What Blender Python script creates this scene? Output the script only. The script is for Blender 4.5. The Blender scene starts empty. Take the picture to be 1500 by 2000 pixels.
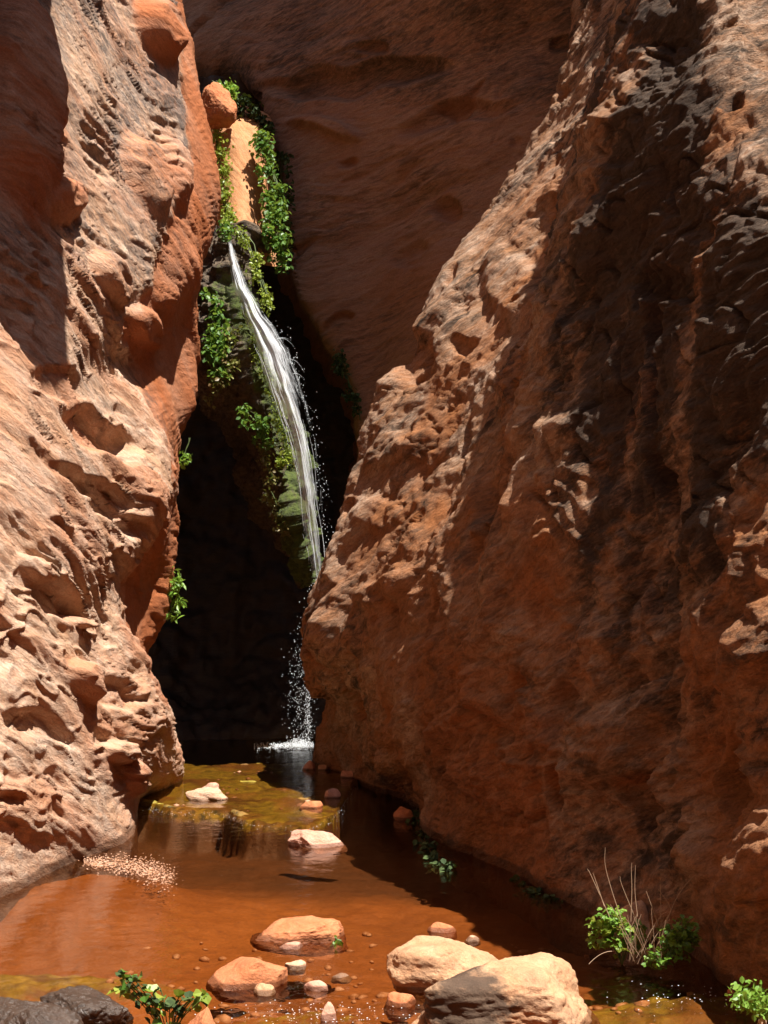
import bpy, bmesh, math, random
import numpy as np
from mathutils import Vector, Matrix
random.seed(7)
scene = bpy.context.scene
COL = scene.collection

# ------------------------------------------------------------------ camera, sky, sun, exposure
F, HOR, CAMZ = 2600.0, 1230.0, 1.6
TH = math.atan((HOR-1000)/F)
cam = bpy.data.objects.new('camera', bpy.data.cameras.new('camera'))
COL.objects.link(cam)
cam.location = (0, 0, CAMZ)
cam.rotation_euler = (math.pi/2+TH, 0, 0)
cam.data.sensor_fit = 'VERTICAL'
cam.data.sensor_height = 36
cam.data.lens = 36*F/2000
cam.data.clip_end = 400
scene.camera = cam

SUN = Vector((0.28, -0.315, 0.907)).normalized()
world = bpy.data.worlds.new('World'); scene.world = world; world.use_nodes = True
wn = world.node_tree.nodes; wl = world.node_tree.links
sky = wn.new('ShaderNodeTexSky'); sky.sky_type = 'NISHITA'; sky.sun_disc = False
sky.sun_elevation = math.asin(SUN.z); sky.sun_rotation = math.atan2(SUN.x, SUN.y)
wn['Background'].inputs['Strength'].default_value = 0.06
wl.new(sky.outputs[0], wn['Background'].inputs['Color'])
sl = bpy.data.lights.new('sun', 'SUN'); sl.energy = 5.0; sl.angle = math.radians(0.53); sl.color = (1, .95, .87)
so = bpy.data.objects.new('sun', sl); COL.objects.link(so); so.rotation_euler = SUN.to_track_quat('Z', 'Y').to_euler()
vs = scene.view_settings
vs.view_transform = 'Standard'; vs.look = 'None'; vs.gamma = 1; vs.use_curve_mapping = False; vs.exposure = 1.22
scene.cycles.use_denoising = True
scene.cycles.max_bounces = 10; scene.cycles.diffuse_bounces = 6; scene.cycles.transparent_max_bounces = 24
scene.cycles.sample_clamp_indirect = 6; scene.cycles.sample_clamp_direct = 0
scene.cycles.caustics_reflective = False; scene.cycles.caustics_refractive = False

# ------------------------------------------------------------------ pixel <-> world helpers
ct, st = math.cos(TH), math.sin(TH)
def ray(px, py):
    u = (np.asarray(px, float)-750)/F; v = (1000-np.asarray(py, float))/F
    return u, -v*st+ct, v*ct+st
def P(px, py, Y):
    dx, dy, dz = ray(px, py); s = np.asarray(Y, float)/dy
    return np.stack([dx*s, dy*s, CAMZ+dz*s], -1)
def G(px, py, z=0.0):
    dx, dy, dz = ray(px, py); s = (z-CAMZ)/dz
    return np.stack([dx*s, dy*s, CAMZ+dz*s], -1)
def proj(p):
    x, y, z = p[..., 0], p[..., 1], p[..., 2]-CAMZ
    d = y*ct+z*st; d = np.where(d < 0.3, 0.3, d); up = -y*st+z*ct
    return 750+F*x/d, 1000-F*up/d

# ------------------------------------------------------------------ numpy noise
_rs = np.random.RandomState(3)
_perm = np.tile(_rs.permutation(256), 3).astype(np.int32)
_g = _rs.normal(size=(256, 3)); _g /= np.linalg.norm(_g, axis=1)[:, None]; _g = _g.astype(np.float32)
def noise(p, seed=0):
    p = p.astype(np.float32)+np.float32(seed*17.31)
    i = np.floor(p).astype(np.int32); f = p-i; i &= 255
    w = f*f*f*(f*(f*6-15)+10)
    out = 0
    for a in (0, 1):
        wx = w[:, 0] if a else 1-w[:, 0]; X = _perm[(i[:, 0]+a) & 255]
        for b in (0, 1):
            wy = w[:, 1] if b else 1-w[:, 1]; XY = _perm[X+((i[:, 1]+b) & 255)]
            for c in (0, 1):
                wz = w[:, 2] if c else 1-w[:, 2]; h = _perm[XY+((i[:, 2]+c) & 255)]
                g = _g[h]
                out = out+wx*wy*wz*(g[:, 0]*(f[:, 0]-a)+g[:, 1]*(f[:, 1]-b)+g[:, 2]*(f[:, 2]-c))
    return out*1.6
def fbm(p, n=4, seed=0, gain=.5, lac=2.03):
    o = 0; a = 1
    for k in range(n):
        o = o+a*noise(p, seed+k); p = p*lac; a *= gain
    return o
def cell(p, seed=0):
    "distance to the nearest scattered point, F1 and F2"
    p = p.astype(np.float32)+np.float32(seed*9.7)
    i = np.floor(p).astype(np.int32); f = p-i
    d1 = np.full(len(p), 9., np.float32); d2 = d1.copy()
    for a in (-1, 0, 1):
        for b in (-1, 0, 1):
            for c in (-1, 0, 1):
                h = _perm[_perm[_perm[(i[:, 0]+a) & 255]+((i[:, 1]+b) & 255)]+((i[:, 2]+c) & 255)]
                o = _g[h]*.42+.5
                d = (a+o[:, 0]-f[:, 0])**2+(b+o[:, 1]-f[:, 1])**2+(c+o[:, 2]-f[:, 2])**2
                d2 = np.minimum(d2, np.maximum(d, d1)); d1 = np.minimum(d1, d)
    return np.sqrt(d1), np.sqrt(d2)
def sstep(a, b, x):
    t = np.clip((x-a)/(b-a), 0, 1); return t*t*(3-2*t)

# ------------------------------------------------------------------ object helpers
def tag(o, label=None, cat=None, group=None, kind=None):
    if label: o['label'] = label
    if cat: o['category'] = cat
    if group: o['group'] = group
    if kind: o['kind'] = kind
    return o
def empty(name, loc):
    o = bpy.data.objects.new(name, None); COL.objects.link(o); o.location = Vector([float(v) for v in loc]); return o
def mesh_np(name, V, quads, mat, smooth=True, attrs=None, parent=None):
    me = bpy.data.meshes.new(name)
    V = np.ascontiguousarray(V, np.float32); quads = np.ascontiguousarray(quads, np.int32); k = quads.shape[1]
    me.vertices.add(len(V)); me.vertices.foreach_set('co', V.ravel())
    me.loops.add(quads.size); me.loops.foreach_set('vertex_index', quads.ravel())
    me.polygons.add(len(quads)); me.polygons.foreach_set('loop_start', np.arange(0, quads.size, k, dtype=np.int32))
    me.polygons.foreach_set('loop_total', np.full(len(quads), k, np.int32))
    me.polygons.foreach_set('use_smooth', np.full(len(quads), smooth))
    me.update(calc_edges=True)
    for n, a in (attrs or {}).items():
        at = me.attributes.new(n, 'FLOAT', 'POINT'); at.data.foreach_set('value', np.ascontiguousarray(a, np.float32).ravel())
    me.materials.append(mat)
    o = bpy.data.objects.new(name, me); COL.objects.link(o)
    if parent is not None:
        o.parent = parent; o.matrix_parent_inverse = Matrix.Translation(-parent.location)
    return o
def gridquads(nu, nv, flip=False):
    a = np.arange(nu*nv).reshape(nv, nu)
    q = np.stack([a[:-1, :-1], a[:-1, 1:], a[1:, 1:], a[1:, :-1]], -1).reshape(-1, 4)
    return q[:, ::-1] if flip else q
def herm(T, ctrl, t):
    "cubic Hermite through ctrl (n,...) at knots T sampled at t, slopes limited against overshoot"
    n = len(T); h = np.diff(T); sh = (n-1,)+(1,)*(ctrl.ndim-1)
    d = np.diff(ctrl, axis=0)/h.reshape(sh)
    m = np.empty_like(ctrl); m[0] = d[0]; m[-1] = d[-1]
    w1 = (h[1:]/(h[:-1]+h[1:])).reshape((n-2,)+(1,)*(ctrl.ndim-1))
    m[1:-1] = d[:-1]*w1+d[1:]*(1-w1)
    i = np.clip(np.searchsorted(T, t, side='right')-1, 0, n-2)
    s = ((t-T[i])/h[i]); sh = (len(t),)+(1,)*(ctrl.ndim-1); s = s.reshape(sh); hh = h[i].reshape(sh)
    return ((1+2*s)*(1-s)**2)*ctrl[i]+s*(1-s)**2*hh*m[i]+s*s*(3-2*s)*ctrl[i+1]+s*s*(s-1)*hh*m[i+1]
def samples(ctrl, dens, axis, maxoff=10):
    "sample positions along an axis, dense where the picture looks, knots 0..n-1"
    px, py = proj(ctrl); inside = (px > -60) & (px < 1560) & (py > -60) & (py < 2060)
    dx = np.hypot(np.diff(px, axis=axis), np.diff(py, axis=axis))
    ins = (inside.take(range(1, inside.shape[axis]), axis) | inside.take(range(inside.shape[axis]-1), axis))
    d3 = np.linalg.norm(np.diff(ctrl, axis=axis), axis=-1)
    dx = np.where(ins, dx, 0); other = 1-axis
    out = []
    cnt = dx.sum(axis=other)/np.maximum((dx > 0).sum(axis=other), 1)*dens; l3 = d3.mean(axis=other)
    for k, c in enumerate(cnt):
        n = int(max(c, min(maxoff, l3[k]*4), 3)); out.append(k+np.arange(n)/n)
    out.append([len(cnt)]); return np.concatenate(out)
def dense_grid(ctrl, dens):
    ctrl = np.array(ctrl, float); nr, nc = ctrl.shape[:2]
    ku = np.arange(nc, dtype=float); kv = np.arange(nr, dtype=float)
    u = samples(ctrl, dens, 1); v = samples(ctrl, dens, 0)
    lu = np.concatenate([[0], np.cumsum(np.maximum(np.linalg.norm(np.diff(ctrl, axis=1), axis=-1).mean(0), .05))])
    lv = np.concatenate([[0], np.cumsum(np.maximum(np.linalg.norm(np.diff(ctrl, axis=0), axis=-1).mean(1), .05))])
    A = herm(lv, ctrl, np.interp(v, kv, lv))
    B = herm(lu, np.swapaxes(A, 0, 1), np.interp(u, ku, lu))
    return np.swapaxes(B, 0, 1)
def normals(Gd, flip):
    du = np.gradient(Gd, axis=1); dv = np.gradient(Gd, axis=0)
    n = np.cross(du, dv); n /= np.maximum(np.linalg.norm(n, axis=-1, keepdims=True), 1e-9)
    return -n if flip else n
def frame(b):
    b = np.array(b, float); b /= np.linalg.norm(b)
    a = np.cross(b, [0, 1, 0]); a /= np.linalg.norm(a); c = np.cross(b, a); return np.stack([a, c, b], 1)

# ------------------------------------------------------------------ materials
def new_mat(name):
    m = bpy.data.materials.new(name); m.use_nodes = True; nt = m.node_tree; nt.nodes.clear()
    out = nt.nodes.new('ShaderNodeOutputMaterial'); return m, nt, out
class NT:
    def __init__(s, nt): s.nt = nt
    def n(s, t, **k):
        x = s.nt.nodes.new(t)
        for a, b in k.items(): setattr(x, a, b)
        return x
    def l(s, a, b): s.nt.links.new(a, b)
    def noise(s, vec, scale, detail=4, rough=.55, dist=0):
        x = s.n('ShaderNodeTexNoise'); x.inputs['Scale'].default_value = scale; x.inputs['Detail'].default_value = detail
        x.inputs['Roughness'].default_value = rough; x.inputs['Distortion'].default_value = dist
        s.l(vec, x.inputs['Vector']); return x.outputs['Fac']
    def ramp(s, fac, stops):
        x = s.n('ShaderNodeValToRGB'); e = x.color_ramp.elements
        while len(e) < len(stops): e.new(.5)
        for k, (p, c) in enumerate(stops): e[k].position = p; e[k].color = (c, c, c, 1) if not isinstance(c, tuple) else (*c, 1)
        s.l(fac, x.inputs['Fac']); return x.outputs['Color']
    def mix(s, fac, a, b, mode='MIX'):
        x = s.n('ShaderNodeMix', data_type='RGBA', blend_type=mode)
        for v, i in ((fac, 0), (a, 6), (b, 7)):
            if isinstance(v, (int, float)): x.inputs[i].default_value = v
            elif isinstance(v, tuple): x.inputs[i].default_value = (*v, 1)
            else: s.l(v, x.inputs[i])
        return x.outputs[2]
    def math(s, op, a, b=0.0, c=None, clamp=False):
        x = s.n('ShaderNodeMath', operation=op, use_clamp=clamp)
        for v, i in ((a, 0), (b, 1)) + (((c, 2),) if c is not None else ()):
            if isinstance(v, (int, float)): x.inputs[i].default_value = v
            else: s.l(v, x.inputs[i])
        return x.outputs[0]
    def attr(s, name): x = s.n('ShaderNodeAttribute', attribute_name=name); return x.outputs['Fac']
def rock_mat(name, pale, mid, red, dark, bed=(0, 0, 1), var=.5, bump=.6, rough=.85, wet=False, grain=1.0, stretch=5.0, stain_shade_c=(.10, .075, .06), contrast=.45):
    m, nt, out = new_mat(name); N = NT(nt)
    tc = N.n('ShaderNodeTexCoord'); mp = N.n('ShaderNodeMapping', vector_type='POINT')
    q = Vector(bed).normalized().rotation_difference(Vector((0, 0, 1)))
    mp.inputs['Rotation'].default_value = q.to_euler(); mp.inputs['Scale'].default_value = (1, 1, 1)
    N.l(tc.outputs['Object'], mp.inputs['Vector'])
    mp2 = N.n('ShaderNodeMapping'); mp2.inputs['Scale'].default_value = (1, 1, stretch); N.l(mp.outputs[0], mp2.inputs['Vector'])
    iso, lay = mp.outputs[0], mp2.outputs[0]
    cav = N.attr('cav'); redm = N.attr('red')
    big = N.noise(iso, .9, 3); med = N.noise(lay, 1.6, 6, .65, .6); fine = N.noise(lay, 7, 6, .7, .8); grn = N.noise(iso, 60*grain, 4, .7)
    c = N.mix(N.ramp(med, [(.35, 0.), (.62, 1.)]), mid, pale)
    c = N.mix(N.math('MULTIPLY', N.ramp(fine, [(.42, 1.), (.55, 0.)]), .55), c, tuple(.6*a+.4*b for a, b in zip(mid, red)))
    rf = N.math('ADD', N.math('MULTIPLY', redm, 1.0), N.math('MULTIPLY', N.ramp(cav, [(.0, 1.), (.42, 0.)]), .55), clamp=True)
    rf = N.math('MULTIPLY', rf, N.ramp(big, [(.25, .75), (.6, 1.)]))
    c = N.mix(rf, c, red)
    # desert varnish on the proud weathered faces
    v1 = N.noise(lay, 3.2, 8, .72, .5); v2 = N.noise(iso, .7, 4)
    vm = N.math('MULTIPLY', N.ramp(v1, [(.46, 0.), (.6, 1.)]), N.ramp(v2, [(.40, 0.), (.62, 1.)]))
    vm = N.math('MULTIPLY', vm, N.ramp(cav, [(.25, .15), (.6, 1.)]))
    c = N.mix(N.math('MULTIPLY', vm, var), c, dark)
    sm = N.ramp(N.math('ADD', N.attr('stain_shade'), N.math('MULTIPLY', N.math('SUBTRACT', N.math('ADD', N.math('MULTIPLY', v1, .6), N.math('MULTIPLY', N.noise(lay, 12, 4, .7), .5)), .55), 1.9)), [(.35, 0.), (.75, 1.)])  # varnish stain mask, also carries shade painted on the right and back cliffs
    c = N.mix(N.math('MULTIPLY', sm, .9), c, stain_shade_c)
    vo = N.n('ShaderNodeTexVoronoi'); vo.inputs['Scale'].default_value = 26*grain; N.l(lay, vo.inputs['Vector'])
    c = N.mix(N.math('MULTIPLY', N.ramp(vo.outputs['Distance'], [(.05, 1.), (.22, 0.)]), .35), c, dark)
    c = N.mix(contrast, c, N.ramp(N.noise(lay, 5.5, 7, .75, .8), [(.32, (.35, .33, .32)), (.5, (.95, .95, .95)), (.7, (1.35, 1.3, 1.25))]), 'MULTIPLY')
    c = N.mix(.45, c, N.ramp(grn, [(.3, (.45, .45, .45)), (.7, (1.25, 1.25, 1.25))]), 'MULTIPLY')
    wt = N.ramp(N.math('ADD', N.attr('wet'), N.math('MULTIPLY', N.math('SUBTRACT', fine, .5), .8)), [(.35, 0.), (.6, 1.)])
    c = N.mix(wt, c, N.mix(.85, c, (.32, .27, .24), 'MULTIPLY'))
    b = N.n('ShaderNodeBsdfPrincipled'); N.l(c, b.inputs['Base Color']); N.l(N.math('SUBTRACT', rough, N.math('MULTIPLY', wt, .45)), b.inputs['Roughness'])
    b.inputs['Specular IOR Level'].default_value = .5 if wet else .2
    h = N.math('ADD', N.math('MULTIPLY', fine, .5), N.math('ADD', N.math('MULTIPLY', N.noise(lay, 22, 6, .7, .5), .35), N.math('MULTIPLY', grn, .12)))
    bp = N.n('ShaderNodeBump'); bp.inputs['Strength'].default_value = bump; bp.inputs['Distance'].default_value = .06
    N.l(h, bp.inputs['Height']); N.l(bp.outputs[0], b.inputs['Normal']); N.l(b.outputs[0], out.inputs[0])
    return m
BEDL = (.50, .20, .85); BEDR = (-.45, .1, .9); BEDM = (-.25, .1, .95)
M_left = rock_mat('sandstone_pale', (.66, .48, .36), (.56, .34, .21), (.44, .14, .05), (.12, .08, .065), BEDL, .7, stain_shade_c=(.15, .12, .105), bump=.9, contrast=.35, stretch=3.2)
M_right = rock_mat('sandstone_rust', (.52, .37, .27), (.33, .165, .08), (.36, .14, .05), (.05, .034, .024), BEDR, .95, grain=.8, bump=1.4, stain_shade_c=(.05, .035, .026), contrast=.8, stretch=3)
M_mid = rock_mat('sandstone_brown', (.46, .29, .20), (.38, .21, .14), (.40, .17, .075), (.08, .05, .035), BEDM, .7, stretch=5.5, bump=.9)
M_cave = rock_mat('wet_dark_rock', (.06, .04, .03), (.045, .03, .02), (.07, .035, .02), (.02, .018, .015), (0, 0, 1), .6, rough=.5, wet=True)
M_slab = rock_mat('orange_rock', (.60, .33, .17), (.55, .25, .11), (.55, .18, .05), (.2, .09, .04), (.8, 0, .5), .25)

# ------------------------------------------------------------------ rock relief
def relief(Pt, bed, a, style, red=0.0):
    "outward displacement in metres for points Pt"
    R = frame(bed)
    wv = np.stack([noise(Pt*.55, 1), noise(Pt*.55, 2), noise(Pt*.55, 3)], 1)
    q = Pt+(.30 if style == 'left' else .45)*wv+(.05 if style == 'left' else .10)*np.stack([noise(Pt*2.3, 4), noise(Pt*2.3, 5), noise(Pt*2.3, 6)], 1)
    b = q@R; A = b*(np.array([.32, .32, 2.2]) if style == 'left' else np.array([.8, .8, 2.0]))
    if style == 'left':
        sa = lambda n_, e: np.sqrt(n_*n_+e*e)-e; l1 = sa(noise(A*.75, 10), .10); l2 = sa(noise(A*1.6, 11), .08); l3 = sa(noise(A*3.3, 12), .05); l4 = np.abs(noise(A*7, 13))
        msk = sstep(-.25, .35, noise(Pt*.8, 20)); t = b[:, 2]*2.1+.6*noise(Pt*.7, 21)
        s = t-np.floor(t); led = np.where(s < .8, s/.8, (1-s)/.2)
        t2 = b[:, 2]*7+.8*noise(Pt*1.2, 22); s2 = t2-np.floor(t2); led2 = np.where(s2 < .75, s2/.75, (1-s2)/.25)
        m2 = sstep(-.2, .3, noise(Pt*1.7, 23))
        t3 = b[:, 2]*17+.7*noise(Pt*2.2, 25); s3 = t3-np.floor(t3); led3 = np.where(s3 < .7, s3/.7, (1-s3)/.3)
        m3 = sstep(-.15, .3, noise(Pt*2.6, 26))
        ck = noise(b*np.array([1.3, 1.3, 6]), 50); ck2 = noise(b*np.array([2.2, 2.2, 9]), 51)
        d = .085*l1+.06*l2+.045*l3*(.3+m2)+.024*l4+.05*led*msk+.045*led2*m2+.012*led3*m3-.045*np.exp(-(ck/.045)**2)*m2-.018*np.exp(-(ck2/.07)**2)
        d -= d.mean(); d2 = .07*l1+.05*l2+.035*l3+.02*l4; d2 -= d2.mean(); d = d*(1-.8*red)+red*(.8*d2+.07)
        pit = noise(A*1.1, 30); d -= .06*sstep(.42, .62, pit)
        fb = fbm(A*9, 3, 40); d += .012*fb+.006*noise(A*45, 44)
        cav = .34*l1+.2*l2+.1*l3-.30*sstep(.42, .62, pit)
        cav = cav/.32
    elif style == 'right':
        f1, f2 = cell(b*np.array([1.2, 1.2, 1.5]), 1); g1, g2 = cell(b*np.array([3.2, 3.2, 4.2]), 2); h1, h2 = cell(b*np.array([8, 8, 11]), 3)
        l1 = noise(A*.5, 10); l2 = np.abs(noise(A*1.3, 11)); l4 = np.abs(noise(A*6, 13))
        t = b[:, 2]*2.4+.8*noise(Pt*.7, 21); s = t-np.floor(t); led = np.where(s < .75, s/.75, (1-s)/.25)
        m2 = sstep(-.2, .4, noise(Pt*.9, 23)); m3 = sstep(-.1, .5, noise(Pt*.6, 24))
        d = .16*l1+.16*l2+.15*(f1-.5)+.09*m2*(g1-.5)+.045*(h1-.5)+.04*led*m3+.045*l4+.014*fbm(A*8, 3, 40)+.006*noise(A*40, 44)
        crk = noise(b*np.array([3.5, 3.5, .8]), 50); d -= .07*np.exp(-(crk/.05)**2)*m2
        pit = noise(b*np.array([2.2, 2.2, 1.3]), 31); d -= .16*sstep(.5, .65, pit)
        cav = (.5+f1-.45+.3*(g1-.5)+.4*l2)/1.2-.8*sstep(.45, .6, pit)
    elif style == 'mid':
        g1, g2 = cell(b*np.array([.9, .9, 4.5]), 2)
        m2 = sstep(-.1, .5, noise(Pt*.9, 23)); l2 = np.abs(noise(A*1.0, 11))
        t = b[:, 2]*3.5+.5*noise(Pt*.6, 21); s = t-np.floor(t); led = np.where(s < .8, s/.8, (1-s)/.2)
        pit = noise(b*np.array([1.0, 1.0, 2.2]), 31)
        d = .20*noise(A*.4, 10)+.08*l2+.12*m2*(g1-.5)+.035*led*m2-.12*sstep(.5, .62, pit)+.010*fbm(A*9, 3, 40)-.022*np.exp(-(noise(b*np.array([.8, .8, 5.5]), 52)/.05)**2)*sstep(-.2, .2, noise(Pt*1.3, 53))-.012*np.exp(-(noise(b*np.array([1.5, 1.5, 12]), 54)/.07)**2)
        cav = .5+m2*(g1-.5)+.2*led-sstep(.45, .6, pit)*.5
    else:
        g1, g2 = cell(Pt*np.array([3, 3, 1.6]), 5)
        d = .25*noise(Pt*.8, 10)+.2*np.abs(noise(Pt*2.1, 11))+.10*(g1-.5)+.06*noise(Pt*7, 14)+.03*noise(Pt*16, 15)+.012*noise(Pt*35, 16)
        cav = .5+g1-.5
    return d*a, np.clip(cav, 0, 1)
def cliff(name, ctrl, bed, style, mat, dens, amp=1.0, flip=False, feats=(), redf=None, label=None, fade=None, shift=0.0, stf=None):
    Gd = dense_grid(ctrl, dens); n = normals(Gd, flip); nv, nu = Gd.shape[:2]
    Pt = Gd.reshape(-1, 3); Nn = n.reshape(-1, 3)
    px, py = proj(Pt); red = np.zeros(len(Pt))
    d, cav = relief(Pt, bed, amp, style, redf(px, py, Pt) if (redf and style == 'left') else 0.0)
    wx = 22*noise(Pt*1.3, 60); wy = 22*noise(Pt*1.3, 61)
    for f in feats:     # (px, py, half length, half width, angle deg clockwise, metres out(+)/in(-), redness)
        x, y, rx, ry, ang, am = f[:6]; c, s = math.cos(math.radians(ang)), math.sin(math.radians(ang))
        X = px-x+wx*min(1, rx/70); Y = py-y+wy*min(1, rx/70); a = (X*c+Y*s)/rx; b = (-X*s+Y*c)/ry; r = np.sqrt(a*a+b*b)
        w = 1-sstep(.55, 1.1, r); d = d+am*w*(.75 if style == 'left' else 1)
        if len(f) > 6: red = np.maximum(red, f[6]*(1-sstep(.9, 1.3, r)))
    if redf is not None: red = np.maximum(red, redf(px, py, Pt))
    if fade is not None: d = d*fade(px, py, Pt)
    V = Pt+Nn*(d-shift)[:, None]
    o = mesh_np(name, V, gridquads(nu, nv, flip), mat, True, {'cav': cav, 'red': np.clip(red, 0, 1), 'stain_shade': stf(px, py, Pt, red) if stf else np.zeros(len(Pt)), 'wet': 1-sstep(.0, .12, V[:, 2])})
    tag(o, label, kind='structure'); return o

def W(x, y, z): return np.array([x, y, z], float)
# ---- left cliff: columns run from beside the camera to the edge seen against the cave, then back behind it
L = [
 (6.8, [(-50,0,10.5),(60,0,11),(150,0,11.8),(240,0,13),(310,0,14),(340,0,14.6),(362,0,15.2)]),
 (5.6, [(-50,200,10),(60,200,10.6),(150,200,11.4),(250,200,12.6),(340,190,13.8),(380,190,14.4),(402,190,15)]),
 (4.6, [(-50,400,9.6),(50,400,10.2),(140,400,11),(260,380,12.3),(372,370,13.6),(412,370,14.3),(437,370,15)]),
 (3.9, [(-50,550,9.2),(50,540,9.8),(140,530,10.6),(260,500,12),(378,470,13.5),(405,465,14.2),(425,460,15)]),
 (3.3, [(-50,680,9),(50,670,9.6),(130,650,10.3),(240,620,11.8),(375,560,13.5),(388,555,14.3),(395,545,15)]),
 (2.9, [(-50,790,8.8),(40,780,9.3),(120,760,10),(200,730,11.4),(262,710,12.6),(350,690,14.3),(396,690,15)]),
 (2.6, [(-50,880,8.6),(40,870,9.1),(120,850,9.8),(220,830,11.2),(305,820,12.4),(355,800,14.3),(394,790,15)]),
 (2.3, [(-50,960,8.5),(40,950,9),(120,940,9.6),(230,910,11),(335,880,12.6),(348,870,14.2),(365,845,15)]),
 (2.1, [(-50,1040,8.4),(40,1040,8.9),(120,1030,9.5),(230,1000,10.8),(345,960,12.5),(350,950,14),(353,930,15)]),
 (1.8, [(-50,1130,8.3),(40,1120,8.8),(110,1110,9.3),(200,1080,10.4),(298,1065,12.2),(335,1060,13.8),(356,1050,14.8)]),
 (1.6, [(-50,1200,8.25),(40,1190,8.7),(100,1180,9.2),(170,1160,10),(243,1140,11.6),(300,1140,13.6),(345,1140,14.7)]),
 (1.35, [(-50,1290,8.2),(30,1280,8.6),(90,1270,9),(170,1250,10),(248,1225,11.4),(290,1225,13.5),(328,1215,14.7)]),
 (1.1, [(-50,1380,8.1),(30,1370,8.5),(90,1360,8.95),(180,1340,9.9),(285,1300,11.6),(290,1300,13),(292,1300,14.6)]),
 (.8, [(-50,1480,8),(30,1470,8.4),(90,1460,8.9),(190,1440,9.9),(333,1405,12.0),(338,1405,13),(338,1405,14)]),
 (.45, [(-50,1640,7.9),(30,1620,8.3),(100,1600,8.9),(200,1560,9.9),(300,1520,12),(340,1500,13),(357,1490,14)]),
]
rows = []
def lrow(z, pts):
    r = [W(-4.2-.12*z, -3, z), W(-3.6-.10*z, 3.0, z), W(-2.9-.06*z, 5.9, z)]
    r += [P(*p) for p in pts]; e = r[-1]
    r += [e+W(-.45, 1.0, 0), e+W(-1.6, 3.6, 0)]; return r
up = [P(*p) for p in L[0][1]]
for z, dx in ((24, -2.2), (16, -1.2), (11.5, -.5), (8.7, -.15)):
    k = (z-6.8)/1.0
    rows.append([W(-4.6-.1*z, -3, z), W(-3.9-.1*z, 3, z), W(-3.1-.06*z, 5.9, z)] +
                [p+W(dx*(1 if i < 5 else .7), 0, z-6.8) for i, p in enumerate(up)] + [up[-1]+W(dx-.45, 1, z-6.8), up[-1]+W(dx-1.6, 3.6, z-6.8)])
rows += [lrow(z, p) for z, p in L]
ft = [(-50,1775),(30,1742),(130,1690),(250,1640),(275,1570),(330,1545),(357,1528)]
for z in (0.0, -.8):
    g = [W(-4.2, -3, z), W(-3.3, 3, z), W(-2.65, 5.9, z)]+[G(*p)+W(0, 0, z) for p in ft]
    g += [g[-1]+W(-.4, 1.2, 0), g[-1]+W(-1.6, 3.6, 0)]; rows.append(g)
def red_left(px, py, Pt):
    # the raw red rock of the undercut side towards the cave
    ly = np.array([0, 300, 450, 560, 640, 700, 820, 880, 960, 1065, 1140, 1225, 1300, 1400, 1600])
    lx = np.array([345, 375, 330, 300, 240, 262, 312, 340, 348, 300, 246, 252, 290, 352, 400])
    return sstep(-14, 10, px-np.interp(py, ly, lx)+10*noise(Pt*5, 70))*.9
FL = [ # alcoves and bulges
 (35,200,75,230,-8,-.35,.5),(115,400,50,40,55,-.22,.5),(300,60,28,75,-28,-.35,.7),(282,345,32,90,-22,-.22,.4),(345,330,26,80,-15,-.16,.4),
 (215,545,26,60,-25,-.22,.3),(290,640,35,50,-30,-.15,.5),
 (205,845,95,42,22,.28),(120,760,70,40,25,.12),(60,640,50,100,-30,.10),(20,600,40,90,-20,.12),
 (75,1110,60,30,30,-.12),(190,955,95,22,25,.14),(235,1010,60,26,30,.16),(130,1180,70,34,40,.18),(160,1215,22,14,10,-.25,.3),
 (160,1330,26,50,-35,-.18,.2),(225,1350,60,30,25,.12),(230,1470,30,26,0,-.16),(260,1515,18,40,0,-.14,.3),(80,1420,80,28,28,.1),
]
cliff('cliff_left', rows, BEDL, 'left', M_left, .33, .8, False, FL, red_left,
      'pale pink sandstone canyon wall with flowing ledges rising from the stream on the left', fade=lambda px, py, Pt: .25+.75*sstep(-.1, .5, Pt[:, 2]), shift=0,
      stf=lambda px, py, Pt, red: (.62*sstep(900, 250, py)+.18)*(1-red)*(.6+.5*noise(Pt*.9, 75)))

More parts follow.
